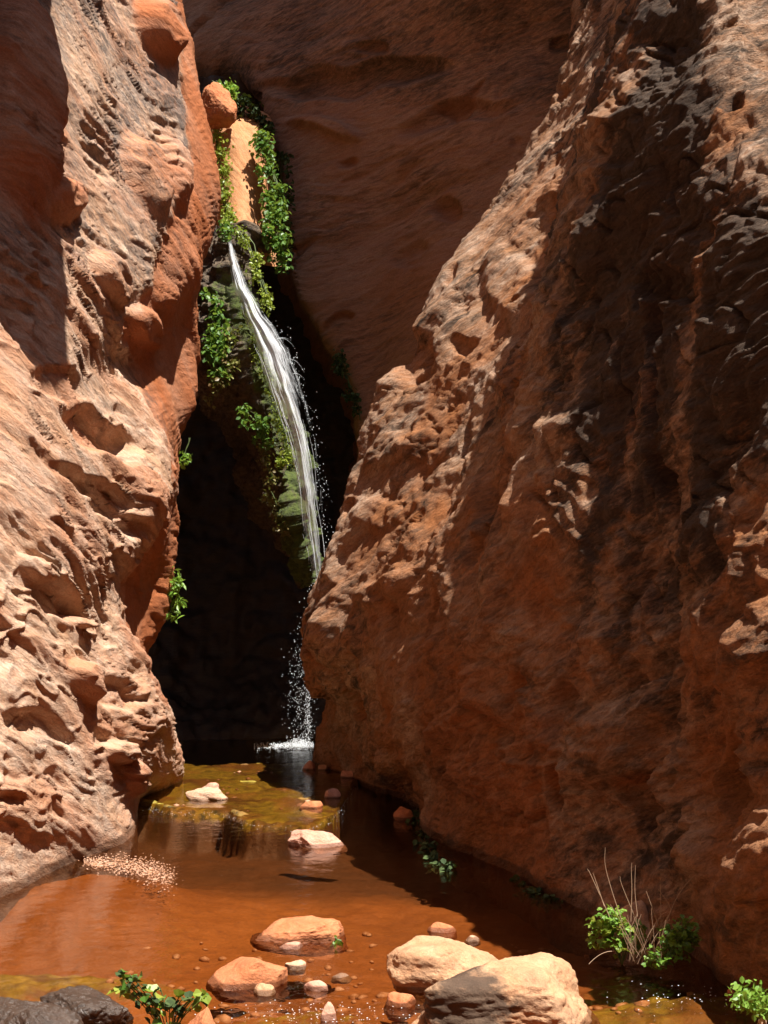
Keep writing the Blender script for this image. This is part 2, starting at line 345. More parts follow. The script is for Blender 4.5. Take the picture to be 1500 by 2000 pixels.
# ---- right cliff
S = [
 [(1560,-1500,15.5),(1620,-1500,14.5),(1680,-1500,13.5),(1750,-1500,12.5),(1850,-1500,12),(2000,-1500,11),(2500,-1500,10)],
 [(1290,-500,15.7),(1330,-500,14.7),(1380,-500,13.5),(1420,-500,10.2),(1520,-500,9.5),(1680,-500,9.8),(2250,-500,8)],
 [(1130,0,16.6),(1165,0,15.6),(1225,0,14.2),(1242,0,9.2),(1400,0,8.3),(1520,0,8.5),(2150,0,7.4)],
 [(1088,200,16.2),(1120,200,15.0),(1165,200,13.6),(1190,200,9.1),(1370,200,7.95),(1520,200,7.5),(2120,200,6.8)],
 [(955,400,15.7),(1010,400,14.5),(1095,400,13.0),(1150,400,9.15),(1340,400,7.75),(1520,400,6.7),(2100,400,5.8)],
 [(820,600,14.9),(900,600,13.8),(1050,600,12),(1115,600,9.1),(1320,600,7.75),(1520,600,6.6),(2100,600,5.7)],
 [(768,700,14.7),(850,700,13.6),(980,700,11.7),(1090,700,9.05),(1310,700,7.7),(1520,700,6.5),(2100,700,5.6)],
 [(712,830,14.6),(800,830,13.4),(930,830,11.5),(1068,830,8.95),(1305,830,7.6),(1520,830,6.4),(2100,830,5.5)],
 [(690,940,14.5),(775,940,13.2),(905,940,11.3),(1060,940,8.9),(1300,940,7.6),(1520,940,6.3),(2100,940,5.4)],
 [(657,1040,14.4),(740,1040,13.0),(870,1040,11.0),(1045,1040,8.8),(1300,1040,7.5),(1520,1040,6.2),(2100,1040,5.35)],
 [(612,1150,14.4),(700,1150,12.8),(840,1150,10.9),(1035,1150,8.75),(1300,1150,7.45),(1520,1150,6.1),(2100,1150,5.3)],
 [(594,1270,14.5),(680,1270,12.8),(825,1270,10.8),(1025,1270,8.7),(1300,1270,7.4),(1520,1270,6.0),(2100,1270,5.2)],
 [(610,1342,14.9),(690,1345,12.9),(822,1350,10.8),(1020,1355,8.7),(1300,1360,7.3),(1520,1380,5.95),(2100,1400,5.15)],
 [(643,1372,15.6),(700,1395,13.2),(820,1425,11.0),(1015,1465,8.75),(1300,1510,7.15),(1520,1570,5.85),(2100,1600,5.05)],
 [(622,1435,16),(692,1468,13.7),(812,1505,11.4),(1008,1580,8.75),(1310,1640,7.0),(1520,1740,5.75),(2100,1800,5)],
]
grt = [(6.5,14),(5.2,9),(4.4,6.6),(3.9,5.4),(3.6,4.4),(3.3,3.5),(3.2,3.1),(3.1,2.7),(3,2.35),(2.9,2.05),(2.9,1.75),(2.8,1.35),(2.75,1.05),(2.7,.75),(2.6,.4)]
rows = []
for pts, (gx, gz) in zip(S, grt):
    q = [P(*p) for p in pts]
    q = [q[0]+W(1.6, 3.2, 0), q[0]+W(.35, .9, 0), q[0], q[1], q[2], (q[2]+q[3])/2, q[3], (q[3]+q[4])/2, q[4], q[5], q[6], W(gx, 2, gz), W(gx+.5, -3, gz)]
    rows.append(q)
ft = [(603,1487),(690,1530),(800,1572),(850,1640),(1000,1712),(1150,1786),(1330,1852),(1520,1972),(2200,2100)]
for z in (0.0, -.8):
    q = [G(*p)+W(0, 0, z) for p in ft]
    rows.append([q[0]+W(1.6, 3.2, 0), q[0]+W(.35, .9, 0)]+q+[W(2.6, 2, z), W(3, -3, z)])
def red_right(px, py, Pt):
    return .8*sstep(-.1, .5, noise(Pt*.6, 71)+.5*noise(Pt*2, 72)+sstep(700, 1500, py)*.5-.1)
FR = [(800,690,48,60,-40,-.30,.5),(760,1140,80,26,-30,.15),(740,1010,50,40,0,.12),(760,880,60,36,-20,.15),(1090,1390,22,70,8,-.12,.4),(1000,1360,16,60,10,-.1),
      (650,1250,50,60,0,.10),(1000,560,60,90,-30,.15),(1300,560,60,40,0,-.12,.3),(960,930,30,120,5,-.14)]
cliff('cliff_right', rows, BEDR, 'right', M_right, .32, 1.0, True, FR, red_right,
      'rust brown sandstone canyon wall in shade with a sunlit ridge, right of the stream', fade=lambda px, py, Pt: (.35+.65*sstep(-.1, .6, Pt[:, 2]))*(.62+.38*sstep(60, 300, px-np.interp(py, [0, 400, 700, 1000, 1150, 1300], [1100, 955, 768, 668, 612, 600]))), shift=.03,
      stf=lambda px, py, Pt, red: np.clip(.27-.33*sstep(850, 1250, py)*sstep(1250, 950, px)+(.75*sstep(1500, 500, py)*sstep(1000, 1180, px))*(1-.8*sstep(1330, 1400, px)*sstep(420, 300, py))-.4*sstep(200, 60, 1.0*np.abs(px-np.interp(py, [0, 400, 700, 1000], [1190, 1040, 870, 760])))+.35*noise(Pt*.8, 76)+.45*noise(Pt*np.array([3.5, 3.5, 1.6]), 77), 0, 1))  # varnish patches; painted shade upper right, painted sun on ridge, bounce light lower left

# ---- unseen spur added above the frame, shaped to cast shade down the left wall
sp = [(-4.6, 7.6), (-2.2, 7.65), (-1.0, 7.55), (-.75, 7.75), (-1.3, 8.9), (-1.8, 9.6), (-2.35, 10.5), (-3.2, 11.8), (-4.6, 13)]
rows = [[W(x*k-2.6*(1-k), y*k+9.6*(1-k), z) for x, y in sp] for k, z in ((.02, 10.6), (.7, 10.5), (.97, 10.1), (1, 9.6), (.95, 9.2), (.6, 8.9), (.02, 8.8))]
cliff('shade_spur', rows, BEDL, 'left', M_left, .5, .7, False, (), None, 'unseen sandstone spur added to shade the left canyon wall', shift=.1)

# ---- the curved wall behind, above the plunge pool
B = [
 [(200,-900,21),(420,-900,19.2),(620,-900,17.4),(860,-900,16.6),(1050,-900,15.6),(1300,-900,15.4)],
 [(220,-500,20.6),(430,-500,18.8),(600,-500,17.0),(815,-500,15.9),(1010,-500,14.9),(1300,-500,14.9)],
 [(240,-100,20.2),(420,-100,19.6),(600,-100,18.7),(780,-100,17.3),(960,-100,16.4),(1250,-100,16.6)],
 [(250,100,20),(400,100,19.4),(560,100,18.6),(760,100,17.8),(940,100,17.4),(1200,100,17)],
 [(330,230,20.5),(500,225,19.7),(558,230,18.6),(760,230,18.1),(940,230,17.5),(1200,230,17)],
 [(440,380,21),(556,380,19.6),(568,380,18.5),(740,380,18.4),(920,380,17.6),(1150,380,17)],
 [(500,560,21),(572,560,19.5),(580,560,18.4),(720,560,18.4),(860,560,17.5),(1100,560,16.8)],
 [(560,650,21),(625,650,19.5),(634,650,18.3),(730,650,18.2),(830,650,17.5),(1050,650,16.8)],
 [(600,740,21),(672,740,19.5),(682,740,18.2),(745,740,18),(820,740,17.4),(1000,740,16.6)],
 [(640,850,21),(698,850,19.5),(708,850,18.1),(755,850,17.9),(810,850,17.3),(950,850,16.6)],
 [(660,1100,21),(710,1100,19.5),(718,1100,18.1),(760,1100,17.8),(810,1100,17.3),(950,1100,16.6)],
 [(660,1500,21),(710,1500,19.5),(718,1500,18.1),(760,1500,17.8),(810,1500,17.3),(950,1500,16.6)],
]
rows = [[P(*p) for p in r] for r in B]
FB = [(862,402,34,26,10,-.20,.25),(790,500,50,20,-25,-.12,.2),(700,150,200,30,-8,-.25),(900,220,120,24,-12,-.2),(640,250,80,20,8,.15)]
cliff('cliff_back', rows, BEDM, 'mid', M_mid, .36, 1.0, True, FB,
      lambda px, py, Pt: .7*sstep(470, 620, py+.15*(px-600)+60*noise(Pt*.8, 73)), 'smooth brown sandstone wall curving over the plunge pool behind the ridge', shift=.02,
      stf=lambda px, py, Pt, red: np.clip(.62*sstep(330, 150, py+40*noise(Pt*.7, 78))-.1+.25*noise(Pt*1.1, 79), 0, 1)*sstep(380, 440, px))  # shade under the overhang painted as a darker top, sunlit left strip spared

# ---- dark hollow behind the falling water
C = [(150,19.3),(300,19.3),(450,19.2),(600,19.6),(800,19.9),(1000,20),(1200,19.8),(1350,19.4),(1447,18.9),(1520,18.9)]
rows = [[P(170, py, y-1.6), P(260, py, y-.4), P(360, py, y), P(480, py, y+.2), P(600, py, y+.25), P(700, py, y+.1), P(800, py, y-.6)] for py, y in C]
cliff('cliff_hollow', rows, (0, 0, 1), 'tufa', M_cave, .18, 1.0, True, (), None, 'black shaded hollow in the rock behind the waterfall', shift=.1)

# ---- far side walls that close the canyon behind the camera
rows = [[W(-4.2-.1*z, -3, z), W(-4.5, -9, z), W(-2, -16, z), W(3, -20, z), W(7, -16, z), W(5, -9, z), W(3.4, -3, z)] for z in (24, 12, 5, 1, -1)]
cliff('cliff_downstream', rows, BEDL, 'left', M_left, .5, 1.0, True, (), None, 'sandstone canyon wall closing the bend downstream')

# ------------------------------------------------------------------ chute slab, tufa, ball boulder behind
def sheet(name, rows, mat, dens, bed=(0, 0, 1), style='tufa', amp=.5, flip=True, redf=None, parent=None, attrs=None):
    Gd = dense_grid([[P(*p) for p in r] for r in rows], dens); n = normals(Gd, flip); nv, nu = Gd.shape[:2]
    Pt = Gd.reshape(-1, 3); d, cav = relief(Pt, bed, amp, style); px, py = proj(Pt)
    red = redf(px, py, Pt) if redf else np.zeros(len(Pt))
    V = Pt+n.reshape(-1, 3)*d[:, None]
    return mesh_np(name, V, gridquads(nu, nv, flip), mat, True, dict({'cav': cav, 'red': np.clip(red, 0, 1)}, **(attrs(px, py, Pt) if attrs else {})), parent)
o = sheet('rock_slab', [[(380,215,19.8),(410,212,19.2),(440,210,19.0),(475,215,19.1),(505,220,19.8)],
     [(385,250,19),(415,250,18.1),(455,250,17.9),(500,250,18.1),(530,250,19.1)],
     [(400,350,18.8),(425,350,17.8),(470,350,17.6),(505,350,17.8),(535,350,18.9)],
     [(410,440,18.6),(430,440,17.6),(475,440,17.3),(506,440,17.6),(545,440,18.8)],
     [(410,520,18.6),(440,520,17.5),(490,520,17.2),(530,520,17.5),(560,520,18.8)]], M_slab, .6, (.8, 0, .5), 'mid', .5)
tag(o, 'bright orange rock slab in the sun above the top of the waterfall', 'rock')
# moss and tufa apron left of the falling water
m, nt, out = new_mat('mossy_tufa'); N = NT(nt)
tc = N.n('ShaderNodeTexCoord'); ob = tc.outputs['Object']
moss = N.attr('moss')
n1 = N.noise(ob, 3, 6, .7); n2 = N.noise(ob, 14, 6, .75); n3 = N.noise(ob, 60, 3, .7)
base = N.mix(N.ramp(n2, [(.35, 0.), (.65, 1.)]), (.03, .02, .012), (.21, .14, .08))
green = N.mix(N.ramp(n2, [(.3, 0.), (.7, 1.)]), (.02, .032, .005), (.13, .17, .018))
c = N.mix(N.ramp(N.math('ADD', N.math('MULTIPLY', n1, .7), N.math('ADD', N.math('MULTIPLY', moss, .42), N.math('MULTIPLY', N.math('SUBTRACT', n2, .5), .5))), [(.42, 0.), (.55, 1.)]), base, green)
c = N.mix(.5, c, N.ramp(n3, [(.3, (.4, .4, .4)), (.7, (1.3, 1.3, 1.3))]), 'MULTIPLY')
b = N.n('ShaderNodeBsdfPrincipled'); N.l(c, b.inputs['Base Color']); b.inputs['Roughness'].default_value = .7
bp = N.n('ShaderNodeBump'); bp.inputs['Strength'].default_value = .8; bp.inputs['Distance'].default_value = .08
N.l(N.math('ADD', n2, N.math('MULTIPLY', n3, .4)), bp.inputs['Height']); N.l(bp.outputs[0], b.inputs['Normal']); N.l(b.outputs[0], out.inputs[0])
M_tufa = m
fall_c = np.array([(470, 447, 8), (500, 453, 15), (560, 470, 28), (600, 488, 38), (640, 510, 52), (680, 529, 60), (720, 544, 62), (760, 556, 62), (800, 570, 60), (840, 583, 56), (880, 592, 52), (920, 599, 48), (960, 604, 46), (1000, 608, 44), (1040, 613, 42), (1080, 619, 38), (1110, 623, 34), (1140, 627, 28), (1175, 629, 18)], float)
_old = np.array([(470, 447, 6), (500, 453, 12), (560, 472, 24), (600, 486, 34), (640, 505, 44), (680, 523, 54), (720, 542, 60), (760, 556, 60), (800, 572, 56), (840, 583, 52), (880, 592, 48), (920, 599, 46), (960, 605, 44), (1000, 610, 42), (1040, 616, 40), (1080, 622, 36), (1110, 626, 32), (1140, 629, 26), (1175, 630, 18)], float)
def mossf(px, py, Pt):
    x = np.interp(py, fall_c[:, 0], fall_c[:, 1]-fall_c[:, 2]/2)
    return {'moss': .85*(1-sstep(5, 45, x-px))*sstep(480, 620, py)*(1-sstep(8, 26, px-x))-.12}
o = sheet('tufa_apron', [
     [(380,440,18.6),(428,445,17.5),(455,445,17.2),(480,450,17.2),(500,455,17.4),(530,460,18.6)],
     [(370,520,18.4),(400,520,17.3),(435,520,16.95),(451,520,16.9),(466,525,17.2),(482,530,18.6)],
     [(365,620,18.4),(385,620,17.2),(430,620,16.75),(466,620,16.7),(486,620,17.1),(494,620,18.5)],
     [(360,720,18.4),(382,720,17.2),(440,720,16.65),(491,720,16.6),(521,720,17.0),(527,720,18.4)],
     [(390,800,18.4),(410,800,17.3),(465,800,16.8),(521,800,16.55),(546,800,17.0),(554,800,18.3)],
     [(455,880,18.4),(488,870,17.4),(525,880,16.9),(546,880,16.55),(566,880,17),(574,880,18.3)],
     [(475,960,18.4),(503,960,17.5),(535,960,17.0),(561,960,16.6),(576,960,17),(584,960,18.2)],
     [(510,1040,18.4),(550,1030,17.7),(572,1040,17.1),(578,1040,16.7),(588,1040,17),(596,1040,18.1)],
     [(565,1100,18.3),(588,1095,17.8),(600,1100,17.3),(598,1100,16.9),(602,1100,17.1),(608,1100,18)],
     [(592,1150,18.3),(605,1140,17.9),(614,1145,17.4),(608,1145,17.1),(610,1145,17.2),(616,1145,18)]], M_tufa, .8, amp=1.1, attrs=mossf)
tag(o, 'brown and mossy tufa apron hanging along the left side of the waterfall', 'rock')

_ico = {}
def ico(sub):
    if sub not in _ico:
        bm = bmesh.new(); bmesh.ops.create_icosphere(bm, subdivisions=sub, radius=1)
        _ico[sub] = (np.array([v.co[:] for v in bm.verts]), np.array([[v.index for v in f.verts] for f in bm.faces])); bm.free()
    return _ico[sub]
def boulder_v(sub, size, seed, cuts=9, power=2.6, rough=.05, freq=2.5, rot=0., tilt=0.):
    v, f = ico(sub); v = v.copy(); r = np.random.RandomState(seed)
    v /= (np.abs(v)**power).sum(1)[:, None]**(1/power)
    for k in range(cuts):
        n = r.normal(size=3); n[2] = abs(n[2])*.8; n /= np.linalg.norm(n); dd = r.uniform(.5, .88)
        h = v@n-dd; v = v-np.where(h > 0, h*.82, 0)[:, None]*n
    v = v*(1+.16*noise(v*1.1+seed, seed)[:, None])
    d = rough*(noise(v*freq+seed, 1)+.5*np.abs(noise(v*freq*2.3+seed, 2))+.3*noise(v*freq*5+seed, 3)+.16*noise(v*freq*11+seed, 4)+.10*noise(v*freq*23, 5))
    v = v*(1+d[:, None]); v /= np.abs(v).max(0)
    v[:, 0] += tilt*v[:, 2]*.5
    c, s = math.cos(rot), math.sin(rot); v = v*np.array(size)
    R = np.array([[c, 0, s], [0, 1, 0], [-s, 0, c]]); return v@R.T, f, np.clip(.5+d/rough*.6, 0, 1)
def rock(px0, px1, pytop, pybase, mat, label, group=None, seed=1, depth=.8, sub=5, rot=0., tilt=0., sink=.12, z0=0.0, rough=.06, cuts=9, power=2.6, freq=2.5, Y=None, name='rock', cat='rock', slant=0.0, red=0.0, zb=None, stain_shade=None):
    c = G((px0+px1)/2, pybase, z0) if Y is None else P((px0+px1)/2, pybase, Y)
    w = (px1-px0)/2/F*c[1]; w = (px1-px0)/2/F*(c[1]+w*depth*.75); zt = P((px0+px1)/2, pytop, c[1]+w*depth*.5)[2]; zb = (c[2]-sink*(1.15 if z0 == 0 and Y is None else 1)) if zb is None else c[2]-zb
    h = (zt-zb)/2; v, f, cv = boulder_v(sub, (w, w*depth, h), seed, cuts, power, rough, freq, rot, tilt)
    v[:, 0] *= w/np.abs(v[:, 0]).max(); v[:, 2] *= h/np.abs(v[:, 2]).max()
    v[:, 2] += slant*v[:, 0]*(v[:, 2] > -h*.2)
    o = mesh_np(name, v, f, mat, True, {'cav': cv, 'red': np.full(len(v), red), 'stain_shade': stain_shade(v/np.array([w, w*depth, h])) if stain_shade else np.zeros(len(v)), 'wet': 1-sstep(z0+.004, z0+.035+.06*min(h, .5), v[:, 2]+(zt+zb)/2)})
    o.location = (c[0], c[1]+w*depth*.75, (zt+zb)/2)
    return tag(o, label, cat, group)
M_bould = rock_mat('boulder_tan', (.60, .37, .22), (.52, .28, .15), (.42, .17, .07), (.20, .11, .07), (.3, .2, .9), .6, stain_shade_c=(.06, .042, .032), bump=.5, grain=2.2, stretch=1.6)
M_pale = rock_mat('boulder_pale', (.70, .48, .34), (.62, .38, .24), (.42, .15, .06), (.16, .09, .06), (0, .3, .9), .5, bump=.5, grain=2.2, stretch=2)
M_redr = rock_mat('boulder_red', (.58, .25, .12), (.50, .17, .07), (.42, .11, .035), (.12, .05, .03), (.3, 0, .9), .5, bump=.45, grain=2.5, stretch=2)
M_wet = rock_mat('boulder_wet', (.09, .06, .045), (.06, .04, .03), (.07, .035, .02), (.015, .012, .01), (.4, .2, .6), .6, rough=.3, wet=True, grain=1.5, stretch=3)
M_pink = rock_mat('boulder_pink', (.70, .42, .32), (.62, .32, .22), (.50, .18, .08), (.20, .09, .06), (.2, 0, .9), .4, bump=.5, grain=2.5, stretch=2)

rock(808,1205,1872,2040,M_bould,'largest boulder, tan with a dark stained left face, at the bottom of the stream',None,11,.75,6,sink=.1,rough=.09,cuts=3,power=5,zb=.1,freq=2.0,stain_shade=lambda q: np.clip(1.0*(1-sstep(.3, 1.15, np.hypot((q[:, 0]+.45)/.6, (q[:, 2]-.3)/.9)))+.45*noise(q*3.5, 3)*sstep(.3, -.2, q[:, 0]), 0, 1))
rock(762,1022,1836,1938,M_bould,'long pale topped boulder with a red underside behind the largest boulder',None,23,.7,6,sink=.1,rough=.05,cuts=5,power=4.5)
rock(741,812,1930,1968,M_redr,'small dark red rock against the left foot of the largest boulder',None,31,.8,5,sink=.06)
rock(488,688,1785,1842,M_redr,'red rock peaked to the right with a dark wet base and tiny sprig',None,47,.7,6,sink=.08,slant=.10,rough=.06,power=2.0,cuts=12)
rock(545,597,1836,1854,M_pink,'flat pale stone in front of the peaked red rock',None,51,.7,4,sink=.03)
rock(396,554,1866,1932,M_redr,'smooth orange red rock rising to the right, left of the midstream stones',None,62,.75,6,sink=.07,slant=.22,rough=.035,power=2.3,cuts=6)
rock(549,597,1872,1894,M_pale,'small white topped stone touching the right end of the smooth orange rock',None,71,.8,4,sink=.03)
rock(494,538,1919,1944,M_bould,'small round tan stone just below the smooth orange rock',None,72,.8,4,sink=.03,power=2.2,cuts=4)
rock(590,640,1914,1937,M_pink,'small pinkish stone with a pale right tip, below the white topped stone',None,73,.8,4,sink=.03)
rock(643,687,1898,1910,M_pale,'thin pale stone barely above the water right of the white topped stone',None,74,.7,4,sink=.03)
rock(624,658,1958,1992,M_pink,'upright pale pink stone at the bottom middle of the stream',None,75,.8,4,sink=.04,power=3.5)
rock(560,678,1617,1656,M_pink,'pink peaked rock mirrored in the pool just below the mossy shelf',None,81,.7,6,sink=.08,slant=-.08,power=2.0,cuts=12)
rock(584,632,1557,1581,M_redr,'orange red stone on the mossy shelf',None,83,.7,4,z0=.04,sink=.05)
rock(628,665,1536,1561,M_pink,'small peaked pink stone on the mossy shelf beside the orange red one',None,84,.8,4,z0=.04,sink=.05,power=2,cuts=10)
rock(360,442,1535,1566,M_pale,'pale angular rock on the left of the mossy shelf',None,85,.8,5,z0=.04,sink=.05,slant=-.12,cuts=12,power=2.1)
rock(388,432,1528,1545,M_pink,'flat pink stone tucked behind the pale angular rock',None,86,.8,4,z0=.04,sink=.05)
rock(590,618,1484,1505,M_pink,'small pink stone at the back of the shelf near the right wall',None,87,.8,4,z0=.04,sink=.05)
rock(616,640,1491,1506,M_pale,'tiny grey stone beside the small pink one at the back of the shelf',None,88,.8,4,z0=.04,sink=.05)
rock(662,698,1500,1521,M_pink,'pinkish rock at the foot of the right wall where the ridge meets the water',None,89,.8,4,z0=.04,sink=.05)
rock(768,812,1573,1602,M_redr,'dark reddish rock in the shade under the right wall',None,90,.9,4,sink=.05)
rock(1198,1285,1752,1835,M_pale,'pale rock behind the two green plants at the foot of the right wall',None,91,.8,5,sink=.05)
rock(905,940,1823,1839,M_pale,'small pale stone behind the long pale topped boulder',None,92,.8,4,sink=.03)
rock(836,902,1803,1822,M_redr,'low flat stone just breaking the water behind the boulders',None,93,.7,4,sink=.04,rough=.03)
rock(1415,1452,1930,1950,M_redr,'small dark stone in the riffle at the right edge',None,94,.8,4,sink=.03)
rock(60,250,1925,2010,M_wet,'dark wet lumpy rock right of the corner, behind the leafy sprig',None,95,.8,6,sink=.1,rough=.14,power=2.2,freq=1.8,cuts=3)
rock(-90,110,1932,2030,M_wet,'dark wet rock at the left frame edge, furthest back of the corner rocks',None,96,.8,6,sink=.1,rough=.14,power=2.2,freq=1.8,cuts=3)
rock(-40,160,1968,2090,M_wet,'dark wet rock lowest in the bottom left corner',None,103,.8,6,sink=.1,rough=.14,power=2.2,freq=1.8,cuts=3)
rock(352,432,1966,2060,M_redr,'orange rock behind the leafy sprig at the bottom',None,97,.8,5,sink=.08,power=2.3)
rock(1480,1500,1985,2010,M_pale,'small pale stone at the bottom right corner',None,98,.8,3,sink=.03)
rock(385,460,160,236,M_redr,'rounded orange boulder wedged above the slab beside the left wall',None,99,1.0,6,Y=17.4,sink=.0,rough=.09,power=2.2,zb=.05,cuts=5)

# ------------------------------------------------------------------ stream bed and water
EX = np.array([(285,1582),(330,1592),(440,1592),(480,1614),(600,1626),(650,1604),(672,1575),(690,1535)], float)
ew = G(EX[:, 0], EX[:, 1]); ex, ey = ew[:, 0], ew[:, 1]
def nxy(x, y, f, s=0): return noise(np.stack([x*f, y*f, np.full_like(x, s*3.7+.5)], 1), s)
def shelf(x, y):
    e = np.interp(x, ex, ey)+.12*nxy(x, y, 1.6, 5)+.09*nxy(x, y, 5, 6)+.03*nxy(x, y, 15, 7)
    e = np.where(x > ex[-1]+.05, 99, e)
    return sstep(-.15, .12, y-e)*sstep(-.2, .1, ex[-1]+.12*nxy(x, y, 2, 9)-x+.06)*(1-sstep(16.2, 17.0, y))
ppx, ppy = None, None
def bump2(x, y, cx, cy, rx, ry):
    return np.exp(-(((x-cx)/rx)**2+((y-cy)/ry)**2))
bar = G(175, 1720); algL = G(90, 1888); rif = G(1360, 1945); rf2 = G(600, 1960)
def bed_h(x, y):
    h = -.26+.05*nxy(x, y, .8, 1)+.03*nxy(x, y, 2.5, 2)+.014*nxy(x, y, 8, 3)+.006*nxy(x, y, 20, 4)
    sh = shelf(x, y); h = h*(1-sh)+sh*(.018+.035*nxy(x, y, 2.2, 11)+.022*nxy(x, y, 7, 12)+.01*nxy(x, y, 19, 13))
    e = np.interp(x, ex, ey)+.12*nxy(x, y, 1.6, 5)+.09*nxy(x, y, 5, 6)+.03*nxy(x, y, 15, 7)+.12; h += (x < ex[-1]+.05)*np.exp(-((y-e)/.13)**2)*(.02+.025*nxy(x, y, 4, 15)+.025*nxy(x, y, 13, 16))
    deep = sstep(15.8, 17.5, y); h = h*(1-deep)-deep*.6
    b = bump2(x, y, bar[0]-.05, bar[1], .75, .75); h += .26*b
    b = np.maximum(bump2(x, y, algL[0], algL[1], .9, .42), np.maximum(bump2(x, y, rif[0], rif[1], .75, .5), .9*bump2(x, y, rf2[0], rf2[1], .9, .45)))
    h += b*(.24+.045*np.abs(nxy(x, y, 7, 14))-.02)
    return h
def wat_h(x, y):
    sh = shelf(x, y); up = sstep(-.3, .4, ex[-1]-x)*sstep(11.5, 12.5, y)
    z = .05*np.maximum(sh, sstep(15.5, 16, y)*sstep(-.2, .3, -x))
    r = np.exp(-((y-np.interp(x, ex, ey))/.35)**2)*(x < ex[-1]+.2)
    rr = np.maximum(bump2(x, y, rif[0], rif[1], .9, .6), bump2(x, y, rf2[0], rf2[1], 1.1, .45))
    amp = .0012+.006*r+.006*rr+.03*bump2(x, y, -1.1, 17.8, .5, .5)
    z = z+amp*(nxy(x, y, 9, 21)+.6*nxy(x, y, 21, 22))+.0009*nxy(x, y, 3.5, 23)
    return z
def ground(xs, ys, hf):
    X, Yy = np.meshgrid(xs, ys); x, y = X.ravel(), Yy.ravel(); return np.stack([x, y, hf(x, y)], 1), gridquads(len(xs), len(ys))
ys = np.concatenate([np.linspace(-16, 4.4, 30), np.exp(np.linspace(math.log(4.5), math.log(21), 430))])
xs = np.concatenate([np.linspace(-5, -2.7, 8), np.linspace(-2.6, 2.2, 300), np.linspace(2.4, 6, 8)])
V, Q = ground(xs, ys, bed_h)
x, y, h = V.T
edge_m = np.exp(-((y-np.interp(x, ex, ey)-.05)/.16)**2)*(x < ex[-1]+.05)
alg = np.maximum(sstep(.7, .95, shelf(x, y))*(1-.3*sstep(-.1, .4, nxy(x, y, 1.1, 31))), np.maximum(.8*bump2(x, y, algL[0], algL[1], .8, .3), .75*bump2(x, y, rif[0], rif[1], .8, .5)))
alg = np.maximum(alg, .5*sstep(15.5, 17, y)); alg = np.maximum(alg, .35*bump2(x, y, rf2[0], rf2[1], 1, .4))
m, nt, out = new_mat('stream_bed'); N = NT(nt); ob = N.n('ShaderNodeTexCoord').outputs['Object']
n1 = N.noise(ob, 1.5, 5, .6); n2 = N.noise(ob, 9, 6, .7); n3 = N.noise(ob, 45, 4, .7)
mpb = N.n('ShaderNodeMapping'); mpb.inputs['Scale'].default_value = (.8, 1.1, 1); N.l(ob, mpb.inputs['Vector'])
silt = N.mix(N.ramp(n1, [(.35, 0.), (.65, 1.)]), (.27, .095, .022), (.38, .145, .035))
silt = N.mix(N.ramp(n2, [(.52, 0.), (.68, .6)]), silt, (.20, .075, .03)); silt = N.mix(N.math('MULTIPLY', N.attr('pool_refl_dark'), N.ramp(n1, [(.25, .6), (.6, .9)])), silt, (.06, .026, .011))
green = N.mix(N.ramp(n2, [(.3, 0.), (.7, 1.)]), (.10, .075, .008), (.42, .32, .035)); green = N.mix(N.ramp(N.noise(mpb.outputs[0], 2.2, 5, .65, .4), [(.50, 0.), (.60, .85)]), green, (.12, .05, .012))
green = N.mix(N.ramp(n1, [(.5, 0.), (.62, .7)]), green, (.28, .13, .03))
green = N.mix(N.math('MULTIPLY', N.attr('edge'), N.ramp(n2, [(.35, 1.), (.55, .1)])), green, (.015, .018, .005))
al = N.ramp(N.math('ADD', N.attr('alg'), N.math('MULTIPLY', N.math('SUBTRACT', n2, .5), .9)), [(.3, 0.), (.55, 1.)])
c = N.mix(al, silt, green); c = N.mix(.4, c, N.ramp(n3, [(.3, (.5, .5, .5)), (.7, (1.2, 1.2, 1.2))]), 'MULTIPLY')
b = N.n('ShaderNodeBsdfPrincipled'); N.l(c, b.inputs['Base Color']); b.inputs['Roughness'].default_value = .6
bp = N.n('ShaderNodeBump'); bp.inputs['Strength'].default_value = .6; bp.inputs['Distance'].default_value = .03; N.l(N.math('ADD', n2, N.math('MULTIPLY', n3, .5)), bp.inputs['Height']); N.l(bp.outputs[0], b.inputs['Normal']); N.l(b.outputs[0], out.inputs[0])
pool_refl_dark = np.maximum(sstep(8.7, 9.6, y+.3*nxy(x, y, 1.2, 33))*(1-bump2(x, y, bar[0]-.05, bar[1], .9, 1.0)), .14+.3*nxy(x, y, .9, 34)); pool_refl_dark *= 1-.8*bump2(x, y, bar[0], bar[1], .8, .8)  # bed darkened toward the shelf, painting in the pool's depth and dark reflection
o = mesh_np('stream_bed', V, Q, m, True, {'alg': alg, 'pool_refl_dark': np.clip(pool_refl_dark, 0, 1), 'edge': edge_m}); tag(o, 'orange silt and algae covered bed of the stream', kind='structure')
